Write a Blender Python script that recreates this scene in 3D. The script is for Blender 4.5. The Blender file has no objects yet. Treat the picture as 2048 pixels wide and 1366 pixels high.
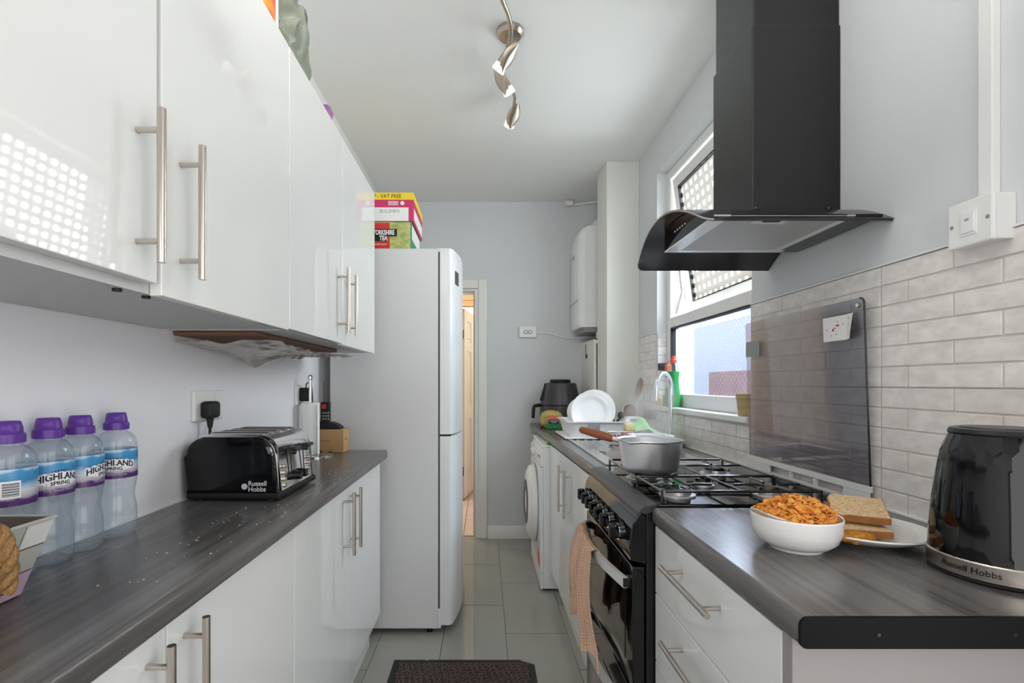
import bpy, bmesh, math, random
from mathutils import Vector, Matrix
PI = math.pi
S = bpy.context.scene
C = S.collection
rnd = random.Random(7)

# ------------------------------------------------------------------ camera, world, light, exposure
CZ = 1.21
cam_d = bpy.data.cameras.new('camera'); cam = bpy.data.objects.new('camera', cam_d); C.objects.link(cam)
cam.location = (0, 0, CZ); cam.rotation_euler = (PI/2, 0, 0)
cam_d.sensor_width = 36; cam_d.lens = 36*985/2048
cam_d.shift_x = (1024-970)/2048; cam_d.shift_y = (767-683)/2048
cam_d.clip_start = 0.02
S.camera = cam
w = bpy.data.worlds.new('overcast_sky'); S.world = w; w.use_nodes = True
wb = w.node_tree.nodes['Background']; wb.inputs[0].default_value = (0.96, 0.98, 1.0, 1); wb.inputs[1].default_value = 2.3
S.view_settings.view_transform = 'Standard'; S.view_settings.look = 'None'
S.view_settings.exposure = 0.6; S.view_settings.gamma = 1.0; S.view_settings.use_curve_mapping = False
S.cycles.max_bounces = 12; S.cycles.diffuse_bounces = 6; S.cycles.glossy_bounces = 5
S.cycles.transparent_max_bounces = 24; S.cycles.transmission_bounces = 8
S.cycles.volume_bounces = 2
S.cycles.caustics_reflective = False; S.cycles.caustics_refractive = False
S.cycles.sample_clamp_indirect = 6.0

def area(name, loc, rot, sx, sy, power, col=(1, 1, 1), portal=False):
    d = bpy.data.lights.new(name, 'AREA'); d.shape = 'RECTANGLE'; d.size = sx; d.size_y = sy
    d.energy = power; d.color = col
    if portal: d.cycles.is_portal = True
    o = bpy.data.objects.new(name, d); C.objects.link(o); o.location = loc; o.rotation_euler = rot
    return o
def point(name, loc, power, col=(1, 1, 1), r=0.04):
    d = bpy.data.lights.new(name, 'POINT'); d.energy = power; d.color = col; d.shadow_soft_size = r
    o = bpy.data.objects.new(name, d); C.objects.link(o); o.location = loc
    return o
area('window_daylight', (1.45, 2.20, 2.20), (0, PI/2, 0), 1.1, 1.6, 215, (0.97, 0.985, 1.0))
# added fill light above the frame, aimed up to brighten the ceiling
area('ceiling_fill', (0.0, 0.40, 2.12), (math.radians(180-28), 0, 0), 0.7, 0.5, 8, (1.0, 0.985, 0.96))
area('rear_fill', (0.1, -1.6, 1.25), (PI/2, 0, 0), 1.5, 1.6, 14, (1.0, 0.99, 0.975))  # added fill behind the camera to lift fridge, end wall and floor
area('side_fill', (0.96, -0.35, 1.25), (0, PI/2, 0), 1.7, 1.2, 9, (1.0, 0.99, 0.975))  # added fill beside the camera for left cabinets and wall, no door there
HALL_W = 9.0

# ------------------------------------------------------------------ materials
def lin(c):
    return tuple(((v/255)/12.92 if v/255 <= 0.04045 else ((v/255+0.055)/1.055)**2.4) for v in c)
M = {}
def mat(name, col, rough=0.5, metal=0.0, spec=0.5, coat=0.0, noise=0.0, nscale=(8, 8, 8), bump=0.0, bscale=60,
        trans=0.0, ior=1.45, emit=None, rand=0.0, col2=None, sub=0.0, bdist=0.002):
    m = bpy.data.materials.new(name); m.use_nodes = True
    nt = m.node_tree; b = nt.nodes['Principled BSDF']
    c = (*lin(col), 1)
    b.inputs['Base Color'].default_value = c
    b.inputs['Roughness'].default_value = rough; b.inputs['Metallic'].default_value = metal
    b.inputs['Specular IOR Level'].default_value = spec; b.inputs['Coat Weight'].default_value = coat
    b.inputs['Coat Roughness'].default_value = 0.03
    b.inputs['Transmission Weight'].default_value = trans; b.inputs['IOR'].default_value = ior
    if emit:
        b.inputs['Emission Color'].default_value = (*lin(emit[0]), 1); b.inputs['Emission Strength'].default_value = emit[1]
    src = None
    tc = nt.nodes.new('ShaderNodeTexCoord')
    if noise > 0 or col2:
        mp = nt.nodes.new('ShaderNodeMapping'); mp.inputs['Scale'].default_value = nscale
        nt.links.new(tc.outputs['Object'], mp.inputs[0])
        n = nt.nodes.new('ShaderNodeTexNoise'); n.inputs['Scale'].default_value = 1.0; n.inputs['Detail'].default_value = 6
        nt.links.new(mp.outputs[0], n.inputs['Vector'])
        mx = nt.nodes.new('ShaderNodeMix'); mx.data_type = 'RGBA'
        r = nt.nodes.new('ShaderNodeValToRGB'); r.color_ramp.elements[0].position = 0.35; r.color_ramp.elements[1].position = 0.65
        nt.links.new(n.outputs['Fac'], r.inputs[0]); nt.links.new(r.outputs[0], mx.inputs['Factor'])
        c2 = (*lin(col2), 1) if col2 else tuple(v*(1-noise) for v in c[:3])+(1,)
        mx.inputs[6].default_value = c; mx.inputs[7].default_value = c2
        src = mx.outputs[2]
    if rand > 0:
        oi = nt.nodes.new('ShaderNodeObjectInfo'); hv = nt.nodes.new('ShaderNodeHueSaturation')
        ma = nt.nodes.new('ShaderNodeMapRange'); ma.inputs[3].default_value = 1-rand; ma.inputs[4].default_value = 1+rand*0.4
        nt.links.new(oi.outputs['Random'], ma.inputs[0]); nt.links.new(ma.outputs[0], hv.inputs['Value'])
        if src: nt.links.new(src, hv.inputs['Color'])
        else: hv.inputs['Color'].default_value = c
        src = hv.outputs[0]
    if src: nt.links.new(src, b.inputs['Base Color'])
    if bump > 0:
        n2 = nt.nodes.new('ShaderNodeTexNoise'); n2.inputs['Scale'].default_value = bscale; n2.inputs['Detail'].default_value = 3
        nt.links.new(tc.outputs['Object'], n2.inputs['Vector'])
        bp = nt.nodes.new('ShaderNodeBump'); bp.inputs['Strength'].default_value = bump; bp.inputs['Distance'].default_value = bdist
        nt.links.new(n2.outputs['Fac'], bp.inputs['Height']); nt.links.new(bp.outputs[0], b.inputs['Normal'])
    M[name] = m
    return m
def glassmat(name, tint, gloss=0.08, rough=0.0, diffuse=0.0, dcol=(230, 230, 230), bump=0.0, bscale=60, translucent=0.0):
    """thin see-through sheet: transparent + fresnel reflection (+ some diffusion)"""
    m = bpy.data.materials.new(name); m.use_nodes = True; nt = m.node_tree; nt.nodes.clear()
    out = nt.nodes.new('ShaderNodeOutputMaterial')
    t = nt.nodes.new('ShaderNodeBsdfTransparent'); t.inputs[0].default_value = (*lin(tint), 1)
    g = nt.nodes.new('ShaderNodeBsdfGlossy'); g.inputs['Roughness'].default_value = rough
    fr = nt.nodes.new('ShaderNodeLayerWeight'); fr.inputs['Blend'].default_value = 0.5
    pw = nt.nodes.new('ShaderNodeMath'); pw.operation = 'POWER'; pw.inputs[1].default_value = 4.0; nt.links.new(fr.outputs['Facing'], pw.inputs[0])
    mul = nt.nodes.new('ShaderNodeMath'); mul.operation = 'MULTIPLY_ADD'; mul.inputs[1].default_value = 0.8; mul.inputs[2].default_value = gloss
    mul.use_clamp = True
    nt.links.new(pw.outputs[0], mul.inputs[0])
    base = t.outputs[0]
    if diffuse > 0:
        d = nt.nodes.new('ShaderNodeBsdfDiffuse'); d.inputs[0].default_value = (*lin(dcol), 1)
        ms = nt.nodes.new('ShaderNodeMixShader'); ms.inputs[0].default_value = diffuse
        nt.links.new(base, ms.inputs[1]); nt.links.new(d.outputs[0], ms.inputs[2]); base = ms.outputs[0]
    if translucent > 0:
        d = nt.nodes.new('ShaderNodeBsdfTranslucent'); d.inputs[0].default_value = (*lin(dcol), 1)
        ms = nt.nodes.new('ShaderNodeMixShader'); ms.inputs[0].default_value = translucent
        nt.links.new(base, ms.inputs[1]); nt.links.new(d.outputs[0], ms.inputs[2]); base = ms.outputs[0]
    mx = nt.nodes.new('ShaderNodeMixShader')
    nt.links.new(mul.outputs[0], mx.inputs[0]); nt.links.new(base, mx.inputs[1]); nt.links.new(g.outputs[0], mx.inputs[2])
    if bump > 0:
        tc = nt.nodes.new('ShaderNodeTexCoord'); v = nt.nodes.new('ShaderNodeTexVoronoi'); v.inputs['Scale'].default_value = bscale
        v.inputs['Randomness'].default_value = 0.25
        nt.links.new(tc.outputs['Object'], v.inputs['Vector'])
        bp = nt.nodes.new('ShaderNodeBump'); bp.inputs['Strength'].default_value = bump; bp.inputs['Distance'].default_value = 0.004
        nt.links.new(v.outputs['Distance'], bp.inputs['Height']); nt.links.new(bp.outputs[0], g.inputs['Normal']); nt.links.new(bp.outputs[0], fr.inputs['Normal'])
    nt.links.new(mx.outputs[0], out.inputs[0])
    M[name] = m
    return m

mat('ceiling_paint', (232, 232, 229), 0.9)
mat('wall_blue', (214, 217, 219), 0.85, noise=0.03, nscale=(1.5, 1.5, 1.5))
mat('wall_dusk', (150, 152, 156), 0.9)
mat('wall_lilac', (236, 235, 239), 0.85)
mat('white_paint', (232, 232, 226), 0.45)
mat('cream_board', (226, 227, 219), 0.6)
mat('gloss_white', (229, 229, 227), 0.03, spec=0.45, coat=0.1)
mat('carcass_white', (222, 222, 220), 0.45)
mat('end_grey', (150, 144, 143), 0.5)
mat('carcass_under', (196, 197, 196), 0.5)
mat('steel', (200, 190, 180), 0.28, metal=1.0)
mat('nickel', (196, 182, 166), 0.3, metal=1.0)
mat('chrome', (225, 225, 228), 0.06, metal=1.0)
mat('stainless', (205, 203, 200), 0.22, metal=1.0, noise=0.08, nscale=(3, 60, 60))
mat('alu_pan', (226, 226, 228), 0.3, metal=0.95)
mat('black_gloss', (10, 10, 11), 0.06, spec=0.5)
mat('black_satin', (16, 16, 17), 0.3)
mat('hood_metal', (15, 15, 15), 0.3, spec=0.7)
mat('black_dull', (9, 9, 10), 0.5, spec=0.15)
mat('black_matt', (20, 20, 21), 0.55)
mat('dark_grey', (58, 58, 60), 0.35)
mat('hob_grey', (70, 70, 72), 0.3, metal=0.3)
mat('black_enamel', (8, 8, 10), 0.06)
mat('white_plastic', (232, 232, 230), 0.35)
mat('white_enamel', (232, 233, 232), 0.22)
mat('fridge_white', (218, 219, 219), 0.35)
mat('fridge_door', (226, 228, 230), 0.22)
mat('grey_seal', (90, 84, 76), 0.6)
mat('mid_grey', (150, 150, 150), 0.5)
mat('ceramic', (236, 235, 232), 0.12)
mat('purple_cap', (96, 52, 150), 0.35)
mat('card_brown', (196, 158, 112), 0.8, noise=0.08, nscale=(20, 20, 20))
mat('wood_handle', (150, 84, 52), 0.4, noise=0.25, nscale=(30, 200, 200))
mat('wood_spoon', (150, 112, 88), 0.6, noise=0.2, nscale=(30, 30, 90))
mat('towel', (214, 176, 152), 0.95, bump=0.0)
mat('green_plastic', (40, 150, 70), 0.3)
mat('green_cloth', (150, 226, 130), 0.9, bump=0.3, bscale=200)
mat('yellow_sponge', (236, 206, 70), 0.9, bump=0.5, bscale=400)
mat('pale_sponge', (236, 216, 140), 0.9, bump=0.5, bscale=400)
mat('red_plastic', (232, 74, 54), 0.35)
mat('orange_print', (226, 118, 84), 0.6)
mat('white_print', (238, 238, 236), 0.5)
mat('black_print', (18, 18, 20), 0.5)
mat('navy_print', (40, 34, 66), 0.5)
mat('silver_print', (190, 192, 196), 0.4)
mat('red_print', (206, 48, 44), 0.5)
mat('pink_print', (206, 44, 106), 0.5)
mat('yellow_print', (244, 214, 40), 0.5)
mat('green_print', (30, 138, 108), 0.5)
mat('grey_print', (150, 150, 152), 0.5)
mat('terracotta', (196, 172, 120), 0.6, noise=0.2, nscale=(20, 20, 60))
mat('flake', (236, 172, 84), 0.7, noise=0.0, col2=(214, 132, 50), nscale=(90, 90, 90), bump=0.4, bscale=300)
mat('hash_brown', (204, 140, 44), 0.75, col2=(150, 90, 22), nscale=(120, 120, 120), bump=0.8, bscale=220)
mat('crumb', (228, 202, 164), 0.9, col2=(200, 164, 118), nscale=(160, 160, 160), bump=0.8, bscale=260)
mat('crust', (176, 116, 64), 0.8, noise=0.3, nscale=(40, 40, 40))
mat('rope', (176, 134, 84), 0.95, noise=0.45, nscale=(300, 300, 120), bump=1.0, bscale=500)
mat('weave_white', (214, 214, 210), 0.9, bump=0.6, bscale=700)
mat('weave_grey', (178, 177, 170), 0.9, bump=0.6, bscale=700)
mat('weave_pink', (196, 160, 182), 0.9, bump=0.6, bscale=700)
mat('cloth_dark', (96, 90, 84), 0.9)
mat('bag_green', (136, 142, 126), 0.35, bump=0.5, bscale=16, bdist=0.01)
mat('purple_foil', (150, 90, 150), 0.3)
mat('rubber', (44, 45, 42), 0.8)
mat('board_wood', (132, 92, 66), 0.6, noise=0.3, nscale=(4, 30, 30))
mat('paper_white', (244, 244, 241), 0.95)
mat('brick_red', (178, 96, 78), 0.9, noise=0.2, nscale=(6, 6, 6))
mat('ground', (150, 150, 140), 0.9)
mat('fence_white', (216, 221, 230), 0.8)
mat('hall_paint', (240, 236, 228), 0.8)
mat('hall_wood', (206, 162, 112), 0.5, noise=0.15, nscale=(10, 10, 2))
mat('hall_door', (246, 242, 236), 0.5)
mat('hall_tile', (214, 190, 178), 0.4, noise=0.1, nscale=(5, 5, 5))
mat('grout_brown', (120, 104, 94), 0.9)
mat('brass', (120, 84, 50), 0.4, metal=0.8)
mat('tile_grout', (212, 204, 196), 0.9)
mat('filter_mesh', (196, 194, 190), 0.4, metal=0.6, bump=1.0, bscale=500)
mat('bulb', (240, 240, 236), 0.2)
mat('picture_green', (150, 170, 92), 0.6, col2=(206, 200, 130), nscale=(30, 30, 40))
mat('pale_metal', (214, 213, 208), 0.35, metal=0.25)
mat('grey_metal', (172, 172, 172), 0.3, metal=0.7)
mat('bread_bag', (206, 166, 104), 0.3, col2=(150, 160, 60), nscale=(14, 14, 22))
mat('glaze_red', (196, 60, 60), 0.3)
mat('pink_pot', (228, 190, 196), 0.35)
mat('leaf_fresh', (40, 120, 60), 0.4)

glassmat('smoked_glass', (219, 218, 222), gloss=0.05)
glassmat('clear_glass', (235, 240, 240), gloss=0.03)
glassmat('pet', (236, 241, 244), gloss=0.10)

def obscure():
    """dimpled privacy glass: rows of small lens-like dimples that scatter the daylight"""
    m = bpy.data.materials.new('obscure_glass'); m.use_nodes = True; nt = m.node_tree; nt.nodes.clear()
    out = nt.nodes.new('ShaderNodeOutputMaterial'); tc = nt.nodes.new('ShaderNodeTexCoord')
    mp = nt.nodes.new('ShaderNodeMapping'); mp.inputs['Rotation'].default_value = (PI/4, 0, 0); nt.links.new(tc.outputs['Object'], mp.inputs[0])
    v = nt.nodes.new('ShaderNodeTexVoronoi'); v.inputs['Scale'].default_value = 46; v.inputs['Randomness'].default_value = 0.0
    nt.links.new(mp.outputs[0], v.inputs['Vector'])
    r = nt.nodes.new('ShaderNodeMapRange'); r.inputs[1].default_value = 0.05; r.inputs[2].default_value = 0.55; r.inputs[3].default_value = 0.10; r.inputs[4].default_value = 0.03
    nt.links.new(v.outputs['Distance'], r.inputs[0])
    t = nt.nodes.new('ShaderNodeBsdfTransparent'); t.inputs[0].default_value = (*lin((194, 200, 210)), 1)
    tl = nt.nodes.new('ShaderNodeBsdfTranslucent'); tl.inputs[0].default_value = (*lin((224, 230, 242)), 1)
    bp = nt.nodes.new('ShaderNodeBump'); bp.inputs['Distance'].default_value = 0.004; bp.inputs['Strength'].default_value = 0.6; nt.links.new(v.outputs['Distance'], bp.inputs['Height'])
    g = nt.nodes.new('ShaderNodeBsdfGlossy'); g.inputs['Roughness'].default_value = 0.05; nt.links.new(bp.outputs[0], g.inputs['Normal'])
    m1 = nt.nodes.new('ShaderNodeMixShader'); nt.links.new(r.outputs[0], m1.inputs[0]); nt.links.new(t.outputs[0], m1.inputs[1]); nt.links.new(tl.outputs[0], m1.inputs[2])
    m2 = nt.nodes.new('ShaderNodeMixShader'); m2.inputs[0].default_value = 0.08; nt.links.new(m1.outputs[0], m2.inputs[1]); nt.links.new(g.outputs[0], m2.inputs[2])
    nt.links.new(m2.outputs[0], out.inputs[0]); M['obscure_glass'] = m
obscure()
glassmat('cling_film', (240, 238, 234), gloss=0.10, rough=0.12, diffuse=0.3, dcol=(226, 216, 206))

def floor_tile_mat():
    m = mat('floor_tile', (160, 159, 152), 0.03, spec=0.5, noise=0.05, nscale=(3, 3, 3), rand=0.04)
floor_tile_mat()

def brick_mat():
    m = mat('brick_face', (240, 236, 231), 0.55, col2=(222, 216, 212), nscale=(22, 22, 40), rand=0.05, bump=0.3, bscale=60, bdist=0.001)
brick_mat()

def worktop_mat():
    m = bpy.data.materials.new('worktop_laminate'); m.use_nodes = True; nt = m.node_tree; b = nt.nodes['Principled BSDF']
    tc = nt.nodes.new('ShaderNodeTexCoord')
    def nz(scale, detail=5):
        mp = nt.nodes.new('ShaderNodeMapping'); mp.inputs['Scale'].default_value = scale
        nt.links.new(tc.outputs['Object'], mp.inputs[0])
        n = nt.nodes.new('ShaderNodeTexNoise'); n.inputs['Scale'].default_value = 1; n.inputs['Detail'].default_value = detail
        nt.links.new(mp.outputs[0], n.inputs['Vector']); return n.outputs['Fac']
    mp = nt.nodes.new('ShaderNodeMapping'); mp.inputs['Rotation'].default_value = (0, 0, PI/2)
    nt.links.new(tc.outputs['Object'], mp.inputs[0])
    br = nt.nodes.new('ShaderNodeTexBrick'); br.inputs['Scale'].default_value = 1; br.inputs['Brick Width'].default_value = 0.55
    br.inputs['Row Height'].default_value = 0.055; br.inputs['Mortar Size'].default_value = 0.0
    br.inputs['Color1'].default_value = (0.28, 0.28, 0.28, 1); br.inputs['Color2'].default_value = (0.75, 0.75, 0.75, 1)
    nt.links.new(mp.outputs[0], br.inputs['Vector'])
    f1 = nz((70, 2.5, 70)); f2 = nz((18, 1.2, 18), 3)
    a = nt.nodes.new('ShaderNodeMath'); a.operation = 'MULTIPLY_ADD'; a.inputs[1].default_value = 0.45; a.inputs[2].default_value = 0.0
    nt.links.new(br.outputs[0], a.inputs[0])
    a2 = nt.nodes.new('ShaderNodeMath'); a2.operation = 'MULTIPLY_ADD'; a2.inputs[1].default_value = 0.5
    nt.links.new(f1, a2.inputs[0]); nt.links.new(a.outputs[0], a2.inputs[2])
    a3 = nt.nodes.new('ShaderNodeMath'); a3.operation = 'MULTIPLY_ADD'; a3.inputs[1].default_value = 0.45
    nt.links.new(f2, a3.inputs[0]); nt.links.new(a2.outputs[0], a3.inputs[2])
    r = nt.nodes.new('ShaderNodeValToRGB')
    r.color_ramp.elements[0].position = 0.35; r.color_ramp.elements[0].color = (*lin((54, 53, 53)), 1)
    r.color_ramp.elements[1].position = 1.0; r.color_ramp.elements[1].color = (*lin((126, 122, 120)), 1)
    e = r.color_ramp.elements.new(0.66); e.color = (*lin((88, 85, 84)), 1)
    nt.links.new(a3.outputs[0], r.inputs[0]); nt.links.new(r.outputs[0], b.inputs['Base Color'])
    b.inputs['Roughness'].default_value = 0.24; b.inputs['Specular IOR Level'].default_value = 0.5
    bp = nt.nodes.new('ShaderNodeBump'); bp.inputs['Strength'].default_value = 0.12; bp.inputs['Distance'].default_value = 0.001
    nt.links.new(f1, bp.inputs['Height']); nt.links.new(bp.outputs[0], b.inputs['Normal'])
    M['worktop'] = m
worktop_mat()

def dotted_film():
    """frosted privacy film with a regular print of clear squares"""
    m = bpy.data.materials.new('dotted_film'); m.use_nodes = True; nt = m.node_tree; nt.nodes.clear()
    out = nt.nodes.new('ShaderNodeOutputMaterial'); tc = nt.nodes.new('ShaderNodeTexCoord')
    sep = nt.nodes.new('ShaderNodeSeparateXYZ'); nt.links.new(tc.outputs['Object'], sep.inputs[0])
    def stripe(sock, pitch, frac):
        a = nt.nodes.new('ShaderNodeMath'); a.operation = 'DIVIDE'; a.inputs[1].default_value = pitch; nt.links.new(sock, a.inputs[0])
        f = nt.nodes.new('ShaderNodeMath'); f.operation = 'FRACT'; nt.links.new(a.outputs[0], f.inputs[0])
        l = nt.nodes.new('ShaderNodeMath'); l.operation = 'LESS_THAN'; l.inputs[1].default_value = frac; nt.links.new(f.outputs[0], l.inputs[0])
        return l.outputs[0]
    s1 = stripe(sep.outputs['Y'], 0.058, 0.44); s2 = stripe(sep.outputs['Z'], 0.05, 0.46)
    mu = nt.nodes.new('ShaderNodeMath'); mu.operation = 'MULTIPLY'; nt.links.new(s1, mu.inputs[0]); nt.links.new(s2, mu.inputs[1])
    clear = nt.nodes.new('ShaderNodeBsdfTransparent'); clear.inputs[0].default_value = (0.95, 0.96, 0.97, 1)
    tl = nt.nodes.new('ShaderNodeBsdfTranslucent'); tl.inputs[0].default_value = (*lin((206, 202, 198)), 1)
    df = nt.nodes.new('ShaderNodeBsdfDiffuse'); df.inputs[0].default_value = (*lin((216, 212, 208)), 1)
    m1 = nt.nodes.new('ShaderNodeMixShader'); m1.inputs[0].default_value = 0.85
    nt.links.new(tl.outputs[0], m1.inputs[1]); nt.links.new(df.outputs[0], m1.inputs[2])
    m2 = nt.nodes.new('ShaderNodeMixShader'); nt.links.new(mu.outputs[0], m2.inputs[0])
    nt.links.new(m1.outputs[0], m2.inputs[1]); nt.links.new(clear.outputs[0], m2.inputs[2])
    nt.links.new(m2.outputs[0], out.inputs[0])
    M['dotted_film'] = m
dotted_film()

def waffle():
    m = M['towel']; nt = m.node_tree; b = nt.nodes['Principled BSDF']
    tc = nt.nodes.new('ShaderNodeTexCoord'); uv = nt.nodes.new('ShaderNodeUVMap')
    ck = nt.nodes.new('ShaderNodeTexBrick'); ck.offset = 0; ck.inputs['Scale'].default_value = 1
    ck.inputs['Brick Width'].default_value = 0.009; ck.inputs['Row Height'].default_value = 0.009; ck.inputs['Mortar Size'].default_value = 0.0018
    ck.inputs['Mortar Smooth'].default_value = 0.6
    ck.inputs['Color1'].default_value = (*lin((196, 154, 128)), 1); ck.inputs['Color2'].default_value = (*lin((200, 158, 132)), 1)
    ck.inputs['Mortar'].default_value = (*lin((226, 190, 166)), 1)
    nt.links.new(uv.outputs[0], ck.inputs['Vector']); nt.links.new(ck.outputs['Color'], b.inputs['Base Color'])
    bp = nt.nodes.new('ShaderNodeBump'); bp.inputs['Strength'].default_value = 0.8; bp.inputs['Distance'].default_value = 0.003
    nt.links.new(ck.outputs['Fac'], bp.inputs['Height']); nt.links.new(bp.outputs[0], b.inputs['Normal'])
waffle()

def mat_pile():
    m = mat('mat_pile', (70, 58, 54), 0.95)
    nt = m.node_tree; b = nt.nodes['Principled BSDF']; tc = nt.nodes.new('ShaderNodeTexCoord')
    mp = nt.nodes.new('ShaderNodeMapping'); mp.inputs['Rotation'].default_value = (0, 0, 0.6); nt.links.new(tc.outputs['Object'], mp.inputs[0])
    v = nt.nodes.new('ShaderNodeTexVoronoi'); v.inputs['Scale'].default_value = 130; v.inputs['Randomness'].default_value = 0.35
    nt.links.new(mp.outputs[0], v.inputs['Vector'])
    r = nt.nodes.new('ShaderNodeValToRGB'); r.color_ramp.elements[0].color = (*lin((142, 120, 112)), 1); r.color_ramp.elements[1].color = (*lin((34, 28, 27)), 1)
    r.color_ramp.elements[0].position = 0.15; r.color_ramp.elements[1].position = 0.5
    nt.links.new(v.outputs['Distance'], r.inputs[0]); nt.links.new(r.outputs[0], b.inputs['Base Color'])
    bp = nt.nodes.new('ShaderNodeBump'); bp.inputs['Strength'].default_value = 1; bp.inputs['Distance'].default_value = 0.006; bp.invert = True
    nt.links.new(v.outputs['Distance'], bp.inputs['Height']); nt.links.new(bp.outputs[0], b.inputs['Normal'])
mat_pile()

def label_mat():
    """printed bottle label: sky blue above, pale middle, purple band below (object z)"""
    m = bpy.data.materials.new('bottle_label'); m.use_nodes = True; nt = m.node_tree; b = nt.nodes['Principled BSDF']
    tc = nt.nodes.new('ShaderNodeTexCoord'); sep = nt.nodes.new('ShaderNodeSeparateXYZ'); nt.links.new(tc.outputs['Object'], sep.inputs[0])
    n = nt.nodes.new('ShaderNodeTexNoise'); n.inputs['Scale'].default_value = 40; nt.links.new(tc.outputs['Object'], n.inputs['Vector'])
    a = nt.nodes.new('ShaderNodeMath'); a.operation = 'MULTIPLY_ADD'; a.inputs[1].default_value = 0.016; nt.links.new(n.outputs['Fac'], a.inputs[0]); nt.links.new(sep.outputs['Z'], a.inputs[2])
    mr = nt.nodes.new('ShaderNodeMapRange'); mr.inputs[1].default_value = 0.119; mr.inputs[2].default_value = 0.183; nt.links.new(a.outputs[0], mr.inputs[0])
    r = nt.nodes.new('ShaderNodeValToRGB'); cr = r.color_ramp
    cr.elements[0].position = 0.0; cr.elements[0].color = (*lin((74, 36, 100)), 1)
    cr.elements[1].position = 1.0; cr.elements[1].color = (*lin((196, 220, 236)), 1)
    for p, c in ((0.26, (84, 44, 108)), (0.34, (176, 166, 182)), (0.52, (206, 208, 214)), (0.62, (150, 186, 214)), (0.72, (58, 134, 186)), (0.93, (70, 150, 200))):
        e = cr.elements.new(p); e.color = (*lin(c), 1)
    nt.links.new(mr.outputs[0], r.inputs[0]); nt.links.new(r.outputs[0], b.inputs['Base Color']); b.inputs['Roughness'].default_value = 0.3
    M['bottle_label'] = m
label_mat()

def art_mat():
    m = bpy.data.materials.new('box_art'); m.use_nodes = True; nt = m.node_tree; b = nt.nodes['Principled BSDF']
    tc = nt.nodes.new('ShaderNodeTexCoord'); n = nt.nodes.new('ShaderNodeTexNoise'); n.inputs['Scale'].default_value = 11; n.inputs['Detail'].default_value = 1
    nt.links.new(tc.outputs['Object'], n.inputs['Vector'])
    r = nt.nodes.new('ShaderNodeValToRGB'); r.color_ramp.interpolation = 'EASE'; cr = r.color_ramp
    cr.elements[0].position = 0.34; cr.elements[0].color = (*lin((92, 120, 190)), 1); cr.elements[1].position = 0.7; cr.elements[1].color = (*lin((246, 214, 90)), 1)
    for p, c in ((0.42, (226, 84, 70)), (0.5, (238, 110, 76)), (0.58, (244, 160, 60))):
        e = cr.elements.new(p); e.color = (*lin(c), 1)
    nt.links.new(n.outputs['Fac'], r.inputs[0]); nt.links.new(r.outputs[0], b.inputs['Base Color']); M['box_art'] = m
art_mat()

# ------------------------------------------------------------------ mesh helpers (bodies work in world coordinates)
def box(bm, x0, x1, y0, y1, z0, z1, bev=0.0, seg=2):
    if x0 > x1: x0, x1 = x1, x0
    if y0 > y1: y0, y1 = y1, y0
    if z0 > z1: z0, z1 = z1, z0
    vs = [bm.verts.new((x, y, z)) for x in (x0, x1) for y in (y0, y1) for z in (z0, z1)]
    fs = [(0, 1, 3, 2), (4, 6, 7, 5), (0, 4, 5, 1), (2, 3, 7, 6), (0, 2, 6, 4), (1, 5, 7, 3)]
    F = [bm.faces.new([vs[i] for i in f]) for f in fs]
    if bev > 0:
        es = list({e for f in F for e in f.edges})
        bmesh.ops.bevel(bm, geom=es, offset=bev, segments=seg, profile=0.5, affect='EDGES', clamp_overlap=True)
    return bm
def hexa(bm, pts, bev=0.0):
    """8 points: bottom ring 4 then top ring 4"""
    vs = [bm.verts.new(p) for p in pts]
    F = [bm.faces.new([vs[i] for i in f]) for f in ((3, 2, 1, 0), (4, 5, 6, 7), (0, 1, 5, 4), (1, 2, 6, 5), (2, 3, 7, 6), (3, 0, 4, 7))]
    if bev > 0:
        es = list({e for f in F for e in f.edges})
        bmesh.ops.bevel(bm, geom=es, offset=bev, segments=2, profile=0.5, affect='EDGES')
    return bm
def basis(d):
    d = Vector(d).normalized(); u = Vector((0, 0, 1)) if abs(d.z) < 0.9 else Vector((1, 0, 0))
    a = d.cross(u).normalized(); b = d.cross(a).normalized(); return a, b
def cyl(bm, p0, p1, r0, r1=None, seg=20, caps=True):
    p0 = Vector(p0); p1 = Vector(p1); r1 = r0 if r1 is None else r1
    a, b = basis(p1-p0)
    R = []
    for p, r in ((p0, r0), (p1, r1)):
        R.append([bm.verts.new(p+a*math.cos(2*PI*i/seg)*r+b*math.sin(2*PI*i/seg)*r) for i in range(seg)])
    for i in range(seg):
        j = (i+1) % seg
        bm.faces.new((R[0][i], R[0][j], R[1][j], R[1][i]))
    if caps:
        bm.faces.new(R[0][::-1]); bm.faces.new(R[1])
    return bm
def tube(bm, pts, r, seg=10, flat=1.0, closed=False):
    pts = [Vector(p) for p in pts]; n = len(pts); rings = []
    rr = r if isinstance(r, (list, tuple)) else [r]*n
    t = (pts[1]-pts[0]).normalized(); a, b = basis(t)
    for i, p in enumerate(pts):
        t2 = (pts[min(i+1, n-1)]-pts[max(i-1, 0)]).normalized()
        a = (a-t2*a.dot(t2)).normalized(); b = t2.cross(a)
        rings.append([bm.verts.new(p+a*math.cos(2*PI*k/seg)*rr[i]*flat+b*math.sin(2*PI*k/seg)*rr[i]) for k in range(seg)])
    for i in range(n-1):
        for k in range(seg):
            l = (k+1) % seg
            bm.faces.new((rings[i][k], rings[i][l], rings[i+1][l], rings[i+1][k]))
    bm.faces.new(rings[0][::-1]); bm.faces.new(rings[-1])
    return bm
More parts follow.
